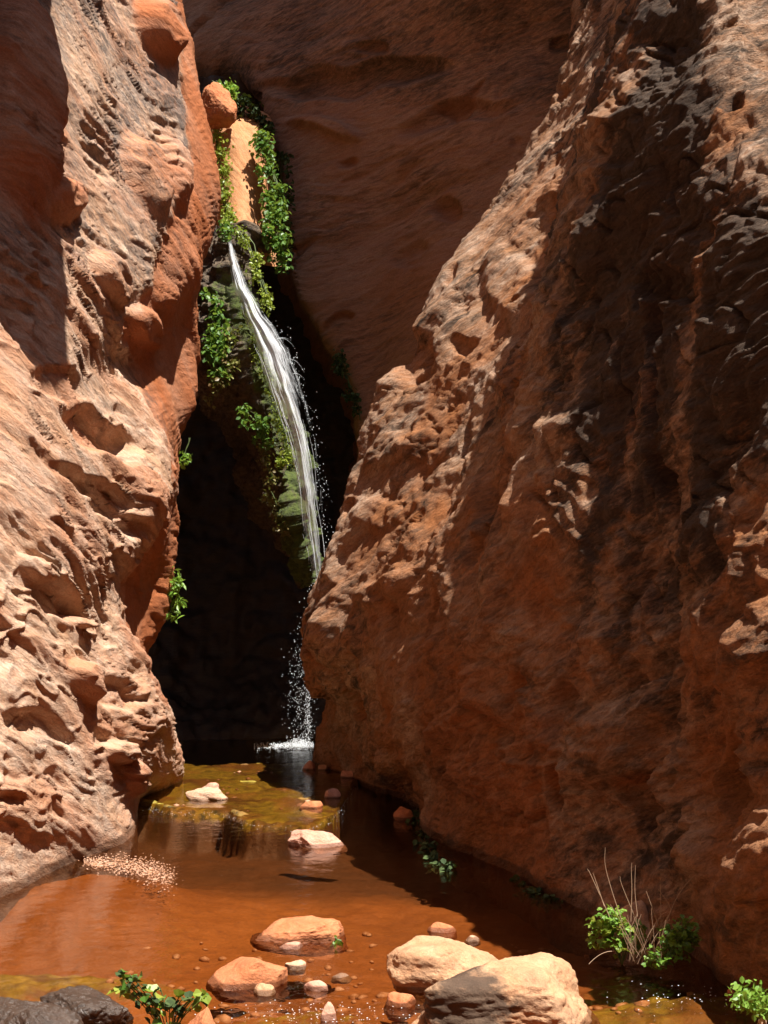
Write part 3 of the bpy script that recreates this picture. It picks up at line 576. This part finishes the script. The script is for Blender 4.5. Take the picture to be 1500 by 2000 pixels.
# water
V, Q = ground(xs, ys, wat_h)
m, nt, out = new_mat('water'); N = NT(nt); ob = N.n('ShaderNodeTexCoord').outputs['Object']
bp = N.n('ShaderNodeBump'); bp.inputs['Strength'].default_value = .2; bp.inputs['Distance'].default_value = .015
N.l(N.math('ADD', N.noise(ob, 10, 3, .5), N.math('MULTIPLY', N.noise(ob, 40, 3, .6), .25)), bp.inputs['Height'])
fr = N.n('ShaderNodeFresnel'); fr.inputs['IOR'].default_value = 1.36; N.l(bp.outputs[0], fr.inputs['Normal'])
gl = N.n('ShaderNodeBsdfGlossy'); gl.inputs['Roughness'].default_value = .04; N.l(bp.outputs[0], gl.inputs['Normal'])
tr = N.n('ShaderNodeBsdfTransparent'); tr.inputs['Color'].default_value = (.76, .60, .43, 1)
mx = N.n('ShaderNodeMixShader'); N.l(fr.outputs[0], mx.inputs[0]); N.l(tr.outputs[0], mx.inputs[1]); N.l(gl.outputs[0], mx.inputs[2]); N.l(mx.outputs[0], out.inputs[0])
o = mesh_np('water', V, Q, m, True); tag(o, 'clear shallow red brown water of the canyon stream', kind='structure')

# ------------------------------------------------------------------ waterfall
def foam_mat(name, dens, col=(.9, .93, .97), sx=20, sy=1.6):
    m, nt, out = new_mat(name); N = NT(nt)
    cx = N.n('ShaderNodeCombineXYZ'); N.l(N.math('MULTIPLY', N.attr('u'), sx), cx.inputs[0]); N.l(N.math('MULTIPLY', N.attr('v'), sy), cx.inputs[1])
    st_ = N.noise(cx.outputs[0], 1.0, 5, .7, .3)
    cx2 = N.n('ShaderNodeCombineXYZ'); N.l(N.math('MULTIPLY', N.attr('u'), 60), cx2.inputs[0]); N.l(N.math('MULTIPLY', N.attr('v'), 9), cx2.inputs[1])
    s2 = N.noise(cx2.outputs[0], 1.0, 3, .7)
    a = N.math('ADD', N.math('MULTIPLY', st_, .7), N.math('MULTIPLY', s2, .3))
    a = N.math('ADD', a, N.math('SUBTRACT', N.attr('dens'), .5))
    a = N.ramp(a, [(.40, 0.), (.54, .45), (.72, 1.)])
    d = N.n('ShaderNodeBsdfPrincipled'); d.inputs['Base Color'].default_value = (*col, 1); d.inputs['Roughness'].default_value = .35
    tl = N.n('ShaderNodeBsdfTranslucent'); tl.inputs['Color'].default_value = (*col, 1)
    m1 = N.n('ShaderNodeMixShader'); m1.inputs[0].default_value = .25; N.l(d.outputs[0], m1.inputs[1]); N.l(tl.outputs[0], m1.inputs[2])
    t = N.n('ShaderNodeBsdfTransparent'); t.inputs['Color'].default_value = (.93, .95, .94, 1)
    g = N.n('ShaderNodeBsdfGlossy'); g.inputs['Roughness'].default_value = .5; g.inputs['Color'].default_value = (.9, .9, .9, 1)
    m2 = N.n('ShaderNodeMixShader'); m2.inputs[0].default_value = 0; N.l(t.outputs[0], m2.inputs[1]); N.l(g.outputs[0], m2.inputs[2])
    mx = N.n('ShaderNodeMixShader'); N.l(a, mx.inputs[0]); N.l(m2.outputs[0], mx.inputs[1]); N.l(m1.outputs[0], mx.inputs[2]); N.l(mx.outputs[0], out.inputs[0]); return m
M_foam = foam_mat('falling_water', 1)
m, nt, out = new_mat('white_water'); N = NT(nt)
d = N.n('ShaderNodeBsdfPrincipled'); d.inputs['Base Color'].default_value = (.9, .93, .96, 1); d.inputs['Roughness'].default_value = .3
tl = N.n('ShaderNodeBsdfTranslucent'); tl.inputs['Color'].default_value = (.9, .93, .96, 1)
mx = N.n('ShaderNodeMixShader'); mx.inputs[0].default_value = .35; N.l(d.outputs[0], mx.inputs[1]); N.l(tl.outputs[0], mx.inputs[2]); N.l(mx.outputs[0], out.inputs[0])
M_white = m
_fx = np.linspace(400, 1500, 300); _fy = np.convolve(np.pad(np.interp(_fx, [440, 480, 560, 700, 900, 1150, 1460], [17.1, 16.95, 16.55, 16.25, 16.2, 16.45, 17.6]), 15, 'edge'), np.ones(31)/31, 'valid')
def fallY(py): return np.interp(py, _fx, _fy)
fall = tag(empty('waterfall', G(600, 1458)), 'thin white waterfall curving down from the chute into the dark pool', 'waterfall')
rr = np.random.RandomState(5)
nu, nv = 40, 420
py = np.linspace(462, 1172, nv); u = np.linspace(0, 1, nu)
PY, U = np.meshgrid(py, u, indexing='ij')
cxp = np.interp(PY, fall_c[:, 0], fall_c[:, 1]); wd = np.interp(PY, fall_c[:, 0], fall_c[:, 2])
jit = 3*noise(np.stack([PY.ravel()*.03, U.ravel()*0, U.ravel()*0+1], 1), 3).reshape(PY.shape)
X = cxp+(U-.46)*wd*1.2+jit
Yd = fallY(PY)-.16*np.sin(U*math.pi)+.05*noise(np.stack([U.ravel()*7, PY.ravel()*.012, PY.ravel()*0], 1), 8).reshape(PY.shape)
V = P(X.ravel(), PY.ravel(), Yd.ravel())
dn = .60-.6*np.abs(U-.42)**1.5-.10*sstep(900, 1170, PY)-.45*sstep(1120, 1172, PY)+.10*sstep(620, 480, PY)*0
dn = dn-.35*sstep(.06, 0, U)-.4*sstep(.9, 1, U)
dn = dn-.28*np.exp(-((U-.72)/.10)**2)*sstep(700, 860, PY)
mesh_np('water_sheet', V, gridquads(nu, nv), M_foam, True, {'u': U.ravel(), 'v': PY.ravel()/100, 'dens': dn.ravel()}, fall)
# thin veil of spray thrown off to the right
U2 = U; X2 = cxp+wd*.35+(U2)*wd*np.interp(PY, [460, 600, 700, 900, 1172], [.1, .35, .75, .8, .9])
Y2 = fallY(PY)+.12+.10*U2
dn2 = (.36-.30*U2)*np.ones_like(PY)-.15*sstep(950, 1170, PY)-.5*sstep(760, 600, PY)-.3*sstep(.85, 1, U2)-.3*sstep(.1, 0, U2)
mesh_np('spray_veil', P(X2.ravel(), PY.ravel(), Y2.ravel()), gridquads(nu, nv), M_foam, True, {'u': U2.ravel()+3, 'v': PY.ravel()/100+4, 'dens': dn2.ravel()}, fall)
# single streams thrown clear of the sheet
def tubes(paths, rad, sides=3):
    VV, QQ = [], []; o = 0
    for p, r in zip(paths, rad):
        n = len(p); t = np.gradient(p, axis=0); t /= np.linalg.norm(t, axis=1)[:, None]+1e-9
        a = np.cross(t, [0.3, 1, .1]); a /= np.linalg.norm(a, axis=1)[:, None]+1e-9; b = np.cross(t, a)
        k = np.arange(sides)/sides*2*math.pi; r = np.asarray(r)*np.ones(n)
        ring = p[:, None]+r[:, None, None]*(np.cos(k)[None, :, None]*a[:, None]+np.sin(k)[None, :, None]*b[:, None])
        VV.append(ring.reshape(-1, 3)); i = np.arange(n-1)[:, None]*sides; j = np.arange(sides)[None]; j2 = (j+1) % sides
        QQ.append(np.stack([i+j, i+j2, i+j2+sides, i+j+sides], -1).reshape(-1, 4)+o); o += n*sides
    return np.concatenate(VV), np.concatenate(QQ)
paths, rads = [], []
for k in range(45):
    u0 = rr.beta(1.6, 1.8); a = rr.uniform(470, 1050); b = a+rr.uniform(50, 170)
    yy = np.linspace(a, min(b, 1165), 18); t = np.linspace(0, 1, 18)
    x = np.interp(yy, fall_c[:, 0], fall_c[:, 1])+(u0-.5)*np.interp(yy, fall_c[:, 0], fall_c[:, 2])*1.1+1.5*np.sin(t*6+k)
    paths.append(P(x, yy, fallY(yy)-.20-.05*rr.rand()-.06*np.sin(u0*math.pi))); rads.append((.0012+.0028*rr.rand())*np.sin(np.clip(t, .03, .97)*math.pi)**.6)
for k in range(5):    # wisps leaping off the right rim
    y0 = rr.uniform(600, 760); x0 = np.interp(y0, fall_c[:, 0], fall_c[:, 1]+fall_c[:, 2]*.4); t = np.linspace(0, 1, 10); L_ = rr.uniform(6, 34)
    x = x0+L_*t; yy = y0-L_*.35*t+L_*1.0*t*t*rr.uniform(.4, 1.3)
    paths.append(P(x, yy, fallY(y0)-.1+.1*t)); rads.append(.002*(1-t*.8))
V, Q = tubes(paths, rads); tag(mesh_np('stream', V, Q, M_white, True, None, fall), None, kind='stuff')
def dots(name, pts, size, mat, parent=None, squash=1.0):
    b = np.array([[1, 0, 0], [-1, 0, 0], [0, 1, 0], [0, -1, 0], [0, 0, 1], [0, 0, -1]], float)
    f = np.array([[0, 2, 4], [2, 1, 4], [1, 3, 4], [3, 0, 4], [2, 0, 5], [1, 2, 5], [3, 1, 5], [0, 3, 5]])
    n = len(pts); s_ = np.asarray(size)*np.ones(n); sc = np.array([1, 1, squash]); q = rr.uniform(.7, 1.3, (n, 1, 3))
    V = (pts[:, None]+b[None]*s_[:, None, None]*sc*q).reshape(-1, 3); Fc = (f[None]+np.arange(n)[:, None, None]*6).reshape(-1, 3)
    return mesh_np(name, V, Fc, mat, True, None, parent)
n = 1500; t = rr.rand(n)**.8; yy = 1110+t*345
xx = np.interp(yy, [1120, 1200, 1300, 1450], [627, 612, 590, 588])+rr.normal(size=n)*np.interp(yy, [1120, 1200, 1450], [9, 13, 17])
xx2 = np.interp(yy, [1120, 1200, 1300, 1450], [630, 606, 600, 602])+rr.normal(size=n)*3.0; xx = np.where(rr.rand(n) < .4, xx2, xx)
d1 = P(xx, yy, fallY(yy)+rr.normal(size=n)*.08)
n = 260; yy = rr.uniform(620, 1120, n); xx = np.interp(yy, fall_c[:, 0], fall_c[:, 1]+fall_c[:, 2]*.45)+np.abs(rr.normal(size=n))*14-4
d2 = P(xx, yy, fallY(yy)+rr.normal(size=n)*.1)
tag(dots('droplets', np.concatenate([d1, d2]), rr.uniform(.0014, .005, len(d1)+len(d2)), M_white, fall, 1.9), None, kind='stuff')
n = 1500; xx = np.where(rr.rand(n) < .6, 585+rr.normal(size=n)*14, 550+rr.normal(size=n)*32); up = np.abs(rr.normal(size=n))*.07*np.exp(-((xx-585)/26)**2)*rr.rand(n)
base = G(np.clip(xx, 497, 612), 1458+rr.normal(size=n)*3.2, .05); base[:, 2] += up+.006
tag(dots('splash', base, rr.uniform(.002, .007, n), M_white, fall, 1.3), None, kind='stuff')

# ------------------------------------------------------------------ plants
def leaf_mat(name, c1, c2, tr=.35):
    m, nt, out = new_mat(name); N = NT(nt); oi = N.n('ShaderNodeObjectInfo'); r = N.math('FRACT', N.math('ADD', N.attr('rnd'), oi.outputs['Random']))
    c = N.mix(r, c1, c2); d = N.n('ShaderNodeBsdfPrincipled'); N.l(c, d.inputs['Base Color']); d.inputs['Roughness'].default_value = .45
    t = N.n('ShaderNodeBsdfTranslucent'); N.l(N.mix(.5, c, (.35, .45, .05)), t.inputs['Color'])
    mx = N.n('ShaderNodeMixShader'); mx.inputs[0].default_value = tr; N.l(d.outputs[0], mx.inputs[1]); N.l(t.outputs[0], mx.inputs[2]); N.l(mx.outputs[0], out.inputs[0]); return m
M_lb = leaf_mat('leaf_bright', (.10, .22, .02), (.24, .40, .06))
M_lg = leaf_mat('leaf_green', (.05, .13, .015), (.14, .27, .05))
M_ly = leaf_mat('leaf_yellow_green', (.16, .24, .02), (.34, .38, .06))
M_ld = leaf_mat('leaf_dark_shade', (.015, .035, .006), (.045, .075, .015), .03); M_ld.node_tree.nodes['Principled BSDF'].inputs['Roughness'].default_value = .85  # dark green leaves with their shade put into the colour
M_lr = leaf_mat('leaf_brown', (.16, .09, .03), (.22, .24, .07), .2)
m, nt, out = new_mat('dry_stem'); N = NT(nt); d = N.n('ShaderNodeBsdfPrincipled'); d.inputs['Base Color'].default_value = (.36, .24, .15, 1); d.inputs['Roughness'].default_value = .8; N.l(d.outputs[0], out.inputs[0]); M_stem = m
m, nt, out = new_mat('green_stem'); N = NT(nt); d = N.n('ShaderNodeBsdfPrincipled'); d.inputs['Base Color'].default_value = (.08, .11, .03, 1); d.inputs['Roughness'].default_value = .7; N.l(d.outputs[0], out.inputs[0]); M_gst = m
LV = np.array([[0, 0, 0], [.28, .30, .05], [.34, .62, .06], [0, 1, -.06], [-.34, .62, .06], [-.28, .30, .05], [0, .45, -.03]])
LF = np.array([[0, 1, 6], [1, 2, 6], [2, 3, 6], [3, 4, 6], [4, 5, 6], [5, 0, 6]])
def rotm(n, droop=.5, r=None):
    r = r or rr; yaw = r.uniform(0, 2*math.pi, n); pit = r.normal(-droop, .5, n); rol = r.normal(0, .6, n)
    def R(a, i, j):
        M = np.tile(np.eye(3), (n, 1, 1)); M[:, i, i] = np.cos(a); M[:, j, j] = np.cos(a); M[:, i, j] = -np.sin(a); M[:, j, i] = np.sin(a); return M
    return R(yaw, 0, 1)@R(pit, 1, 2)@R(rol, 0, 2)
def leaves_np(name, pts, size, mat, parent, droop=.5, wide=1.0):
    n = len(pts); s_ = np.asarray(size)*np.ones(n); Rm = rotm(n, droop)
    V = np.einsum('nij,kj->nki', Rm, LV*np.array([wide, 1, 1]))*s_[:, None, None]+pts[:, None]
    Fc = (LF[None]+np.arange(n)[:, None, None]*len(LV)).reshape(-1, 3)
    return tag(mesh_np(name, V.reshape(-1, 3), Fc, mat, False, {'rnd': np.repeat(rr.rand(n), len(LV))}, parent), None, kind='stuff')
def vine(path, hw, Y, n, size, mat, label, group='plants hanging around the waterfall', thick=.12, name='hanging_vine', cat='vine', clump=.5, wide=1.0, droop=.6):
    path = np.array(path, float); k = np.linspace(0, 1, len(path)); Yk = np.array(Y, float)*np.ones(len(path)); hw = np.array(hw, float)*np.ones(len(path))
    e = empty(name, P(path[0, 0], path[0, 1], Yk[0])); tag(e, label, cat, group)
    nc = max(4, n//14); tc_ = rr.rand(nc); cx_ = np.interp(tc_, k, path[:, 0])+rr.uniform(-1, 1, nc)*np.interp(tc_, k, hw)*.8; cy_ = np.interp(tc_, k, path[:, 1])+rr.uniform(-8, 8, nc)
    i = rr.randint(0, nc, n); sp = 7.0*clump*2; t = tc_[i]
    px_ = cx_[i]+rr.normal(size=n)*sp*.7; py_ = cy_[i]+rr.normal(size=n)*sp*.8; Yy = np.interp(t, k, Yk)+rr.uniform(-thick, thick*.6, n)
    leaves_np('leaves', P(px_, py_, Yy), size*rr.uniform(.6, 1.3, n), mat, e, droop, wide)
    st_ = []
    for j in range(max(2, n//120)):
        tt = np.linspace(0, 1, 14); o_ = rr.uniform(-.6, .6)
        st_.append(P(np.interp(tt, k, path[:, 0])+o_*np.interp(tt, k, hw)+2*np.sin(tt*9+j), np.interp(tt, k, path[:, 1]), np.interp(tt, k, Yk)+.03))
    V, Q = tubes(st_, [.006]*len(st_)); mesh_np('stem', V, Q, M_gst, True, None, e)
    return e
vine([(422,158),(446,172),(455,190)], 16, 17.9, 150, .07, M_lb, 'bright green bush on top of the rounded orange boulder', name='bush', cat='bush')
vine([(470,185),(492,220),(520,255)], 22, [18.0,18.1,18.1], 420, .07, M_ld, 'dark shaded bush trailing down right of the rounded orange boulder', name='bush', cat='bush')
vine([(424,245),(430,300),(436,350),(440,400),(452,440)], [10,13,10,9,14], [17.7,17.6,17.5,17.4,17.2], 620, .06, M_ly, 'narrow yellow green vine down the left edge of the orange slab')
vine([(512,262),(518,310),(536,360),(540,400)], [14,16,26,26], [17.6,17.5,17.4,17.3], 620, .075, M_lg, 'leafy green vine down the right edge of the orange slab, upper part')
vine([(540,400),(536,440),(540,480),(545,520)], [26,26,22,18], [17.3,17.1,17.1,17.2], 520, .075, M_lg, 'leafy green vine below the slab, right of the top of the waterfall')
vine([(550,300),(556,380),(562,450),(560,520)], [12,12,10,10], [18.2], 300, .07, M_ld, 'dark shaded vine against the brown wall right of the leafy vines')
vine([(436,436),(446,455),(452,470)], 14, [16.9,16.8,16.8], 150, .06, M_lg, 'green tuft where the water leaves the chute')
vine([(468,450),(492,480),(500,520),(515,570),(528,605)], [14,16,12,10,6], [16.9,16.8,16.6,16.5,16.4], 560, .045, M_ly, 'small leaved yellow green plant along the right rim of the upper waterfall')
vine([(412,575),(425,640),(418,690),(430,735)], [16,24,22,16], [16.7,16.5,16.4,16.4], 560, .075, M_lg, 'leafy green vine left of the waterfall against the red wall')
vine([(455,640),(448,700),(425,750),(412,790)], [16,20,16,8], [16.5,16.4,16.4,16.6], 330, .06, M_lr, 'dry brown green vine drooping from the tufa left of the waterfall')
vine([(476,800),(500,820),(512,860)], [18,26,16], [16.4,16.3,16.4], 260, .065, M_lg, 'pale green plant midway down the tufa apron')
vine([(505,850),(515,900),(528,940)], [14,12,10], [16.5,16.5,16.6], 200, .05, M_lr, 'brown tangled roots and leaves hanging below the pale green plant')
vine([(485,610),(505,680),(528,760),(550,840),(566,900)], [7,9,9,8,8], [16.5,16.35,16.3,16.25,16.25], 900, .038, M_ly, 'band of yellow green moss tufts along the left edge of the falling water', name='moss_clump', cat='moss', clump=.6, thick=.08)
vine([(545,895),(556,905)], 14, [16.2,16.2], 90, .055, M_ly, 'small yellow green plant close to the left edge of the waterfall')
vine([(520,960),(540,1000),(560,1040)], [16,18,14], [16.5,16.5,16.7], 260, .05, M_lr, 'brownish moss and leaves at the lower tip of the tufa')
vine([(350,1120),(343,1160),(342,1205)], [7,13,10], [14.5], 170, .08, M_lb, 'bright green fern on the lower edge of the left wall before the dark hollow', name='fern', cat='fern', wide=.6)
vine([(368,855),(362,885),(356,905)], 6, [14.9], 60, .05, M_lb, 'tiny green tuft on the left wall edge above the fern', name='fern', cat='fern')
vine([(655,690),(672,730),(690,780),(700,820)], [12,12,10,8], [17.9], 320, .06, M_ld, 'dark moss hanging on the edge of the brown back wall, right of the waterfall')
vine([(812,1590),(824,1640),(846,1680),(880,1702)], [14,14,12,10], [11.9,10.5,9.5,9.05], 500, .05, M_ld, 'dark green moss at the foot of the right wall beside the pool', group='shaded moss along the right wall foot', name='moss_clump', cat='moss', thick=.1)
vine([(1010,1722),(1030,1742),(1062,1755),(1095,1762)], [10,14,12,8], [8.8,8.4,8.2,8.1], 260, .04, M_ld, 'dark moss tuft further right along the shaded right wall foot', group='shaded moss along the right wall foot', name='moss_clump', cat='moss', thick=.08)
vine([(1440,1935),(1470,1950),(1495,1965)], [22,26,20], [5.75,5.6,5.5], 420, .028, M_lb, 'low bright green plant at the right edge of the picture', group='green plants beside the stream', name='plant', cat='plant', thick=.12, clump=1.0)
vine([(650,1832),(662,1838)], 6, [7.0], 16, .03, M_lb, 'tiny green sprig on the right end of the peaked red rock', group='green plants beside the stream', name='plant', cat='plant', thick=.02, clump=.5)

# close plants: each leaf a part of its own
def leaf_mesh(name, s, wide, mat, lobes=1):
    b = LV*np.array([wide, 1, 1.6]); V = []; Fc = []
    for j, a in enumerate([0] if lobes == 1 else [-1.0, 0, 1.0]):
        c, s2 = math.cos(a), math.sin(a); V.append(b@np.array([[c, s2, 0], [-s2, c, 0], [0, 0, 1]])*(1 if a == 0 else .8)+np.array([0, .25 if lobes > 1 else 0, 0])); Fc.append(LF+7*j)
    me = bpy.data.meshes.new(name); me.from_pydata([tuple(v) for v in np.concatenate(V)*s], [], [tuple(map(int, f)) for f in np.concatenate(Fc)]); me.materials.append(mat); return me
def near_plant(root_px, heads, spread, n, size, mats, label, Y, wide=1.0, lobes=3, stems=18, name='plant', droop=.2, seed=1, cat='plant'):
    r = np.random.RandomState(seed); base = P(root_px[0], root_px[1], Y); e = tag(empty(name, base), label, cat, 'green plants beside the stream')
    mes = [leaf_mesh('leaf', size, wide, mm, lobes) for mm in mats]; hd = np.array(heads, float); Rm = rotm(n, droop, r); st_ = []
    for k in range(n):
        h = hd[r.randint(len(hd))]; rad = h[2]; a = r.uniform(0, 2*math.pi); q = math.sqrt(r.rand())
        x, y = h[0]+math.cos(a)*q*rad, h[1]+math.sin(a)*q*rad*spread; p = P(x, y, Y+r.uniform(-1, 1)*rad/F*Y*.8)
        o = bpy.data.objects.new('leaf', mes[r.randint(len(mes))]); COL.objects.link(o); o.parent = e
        s_ = r.uniform(.65, 1.25); M = Matrix(Rm[k].tolist()).to_4x4(); o.matrix_basis = Matrix.Translation(Vector(p-base))@M@Matrix.Scale(s_, 4)
        if k < stems:
            t = np.linspace(0, 1, 8)[:, None]; mid = (base+p)/2+np.array([0, 0, .06]); st_.append((1-t)**2*base+2*t*(1-t)*mid+t*t*p)
    V, Q = tubes(st_, [.0022]*len(st_)); tag(mesh_np('stem', V, Q, M_gst, True, None, e), None, kind='stuff'); return e
near_plant((1215,1885), [(1182,1800,30),(1205,1822,34),(1222,1850,34),(1172,1832,24),(1242,1815,22),(1195,1790,24),(1230,1835,30)], .8, 290, .026, [M_lb, M_lb, M_ly], 'bright yellow green leafy plant in the sun at the foot of the right wall', 6.55, 1.3, 3, seed=3)
near_plant((1300,1890), [(1300,1855,36),(1335,1812,28),(1325,1848,34),(1285,1872,28),(1348,1835,20),(1315,1825,30)], .8, 290, .024, [M_lb, M_lb, M_lg], 'darker green leafy plant right of the bright one at the wall foot', 6.35, 1.2, 3, seed=4)
near_plant((330,2040), [(255,1910,18),(240,1925,12),(270,1940,18),(300,1945,22),(325,1960,22),(345,1965,16),(290,1975,30),(330,1990,26),(380,1955,18),(400,1945,10)], 1.0, 120, .040, [M_ld, M_ld, M_ly, M_lg], 'dark leafy sprig with a few sunlit leaves at the bottom left', 4.9, 1.25, 1, 24, seed=8)
# dry stalks
e = tag(empty('dry_stalks', P(1270, 1880, 6.5)), 'bare dry stalks sticking up between the two green plants', 'dead stalks')
SK = [[(1215,1800),(1195,1740),(1182,1690),(1182,1655)],[(1190,1790),(1168,1740),(1152,1705),(1147,1697)],[(1180,1770),(1165,1725),(1158,1705)],[(1232,1800),(1234,1740),(1233,1700),(1234,1685)],[(1245,1790),(1240,1740),(1241,1690)],
      [(1275,1870),(1290,1820),(1290,1760),(1291,1702)],[(1300,1850),(1280,1790),(1262,1740)],[(1290,1830),(1330,1740),(1395,1675)],[(1285,1870),(1300,1800),(1310,1775),(1285,1735)],[(1260,1880),(1250,1820),(1215,1730),(1211,1712)]]
for k, q in enumerate(SK):
    q = np.array(q, float); t = np.linspace(0, 1, len(q)); tt = np.linspace(0, 1, 16)
    p = P(herm(t, q[:, :1], tt)[:, 0], herm(t, q[:, 1:], tt)[:, 0], 6.45+.1*math.sin(k*3)); V, Q = tubes([p], [.0022*(1-tt*.6)], 5)
    mesh_np('stalk', V, Q, M_stem, True, None, e)
paths = []
for k in range(46):
    x0, y0 = rr.uniform(1225, 1300), rr.uniform(1855, 1885); x1, y1 = x0+rr.normal()*26, y0-rr.uniform(30, 95); t = np.linspace(0, 1, 9)
    paths.append(P(x0+(x1-x0)*t+6*np.sin(t*3+k), y0+(y1-y0)*t, 6.4+rr.uniform(-.1, .1)))
V, Q = tubes(paths, [.0014]*46); tag(mesh_np('twigs', V, Q, M_stem, True, None, e), None, kind='stuff')
# long arching blade by the boulder
e = tag(empty('grass_blade', P(1195, 1880, 6.3)), 'single dry grass blade arching over the right end of the largest boulder', 'grass blade')
t = np.linspace(0, 1, 12); V, Q = tubes([P(1195-45*t, 1858+25*t*t+0*t, 6.2-.1*t)], [.0018]); mesh_np('blade', V, Q, M_stem, True, None, e)

m, nt, out = new_mat('pebbles'); N = NT(nt); d = N.n('ShaderNodeBsdfPrincipled'); N.l(N.mix(N.ramp(N.noise(N.n('ShaderNodeTexCoord').outputs['Object'], 30, 2), [(.35, 0.), (.65, 1.)]), (.32, .14, .06), (.50, .30, .20)), d.inputs['Base Color']); d.inputs['Roughness'].default_value = .6; N.l(d.outputs[0], out.inputs[0]); M_peb = m
def pebbles(name, pts, size, mat, label, flat=.5):
    v0, f0 = ico(1); n = len(pts); Vs, Fs = [], []
    forms = []
    for k in range(12):
        v, f, _ = boulder_v(1, (1, rr.uniform(.6, .95), flat*rr.uniform(.7, 1.2)), 200+k, 5, 2.6, .1); forms.append(v)
    for k in range(n):
        a = rr.uniform(0, 6.28); c, s_ = math.cos(a), math.sin(a)
        v = forms[k % 12]@np.array([[c, s_, 0], [-s_, c, 0], [0, 0, 1]])*size[k]+pts[k]; Vs.append(v); Fs.append(f0+k*len(v0))
    V = np.concatenate(Vs); o = mesh_np(name, V, np.concatenate(Fs), mat, True, {'rnd': np.repeat(rr.rand(n), len(v0))}); return tag(o, label, kind='stuff')
# ------------------------------------------------------------------ gravel, white flecks drawn as sun glints
n = 1300; t = rr.rand(n); gx = 170+165*t+rr.normal(size=n)*8; gy = 1684+6*t+26*t**3+rr.normal(size=n)*(5+9*t); g = G(gx, gy, .012)
pebbles('gravel', g, rr.uniform(.003, .009, n), M_peb, 'crescent of pale gravel on the submerged silt bar by the left wall')
n = 360; qx = np.concatenate([rr.uniform(-1.5, 1.4, 300), rr.uniform(-1.9, -.4, 60)]); qy = np.concatenate([rr.uniform(5.0, 8.2, 300)**1.0, rr.uniform(11.8, 15.5, 60)])
q3 = np.stack([qx, qy, bed_h(qx, qy)+.004], 1)
pebbles('pebbles', q3, np.minimum(rr.gamma(2.0, .009, n)+.006, .045), M_peb, 'small stones lying on the stream bed under the shallow water')
n = 520; i = rr.rand(n)*7; fx = np.interp(i, range(8), EX[:, 0])+rr.normal(size=n)*5; fy = np.interp(i, range(8), EX[:, 1])+rr.normal(size=n)*4-3
g1 = G(fx, fy, .03)
n2_ = 60; g2 = G(rr.normal(1330, 90, n2_), rr.normal(1945, 14, n2_), .008); g3 = G(rr.normal(620, 110, 150), rr.normal(1978, 12, 150), .008); g4 = g2[:0]
keep = rr.rand(n) < .35
gg = np.concatenate([g1[keep], g2, g3, g4]); tag(dots('glint_flecks', gg, rr.uniform(.0015, .0045, len(gg)), M_white, None, .5), 'white flecks drawn as sun glints on the riffles', kind='stuff')  # white dots placed as painted sun glints on the ripples
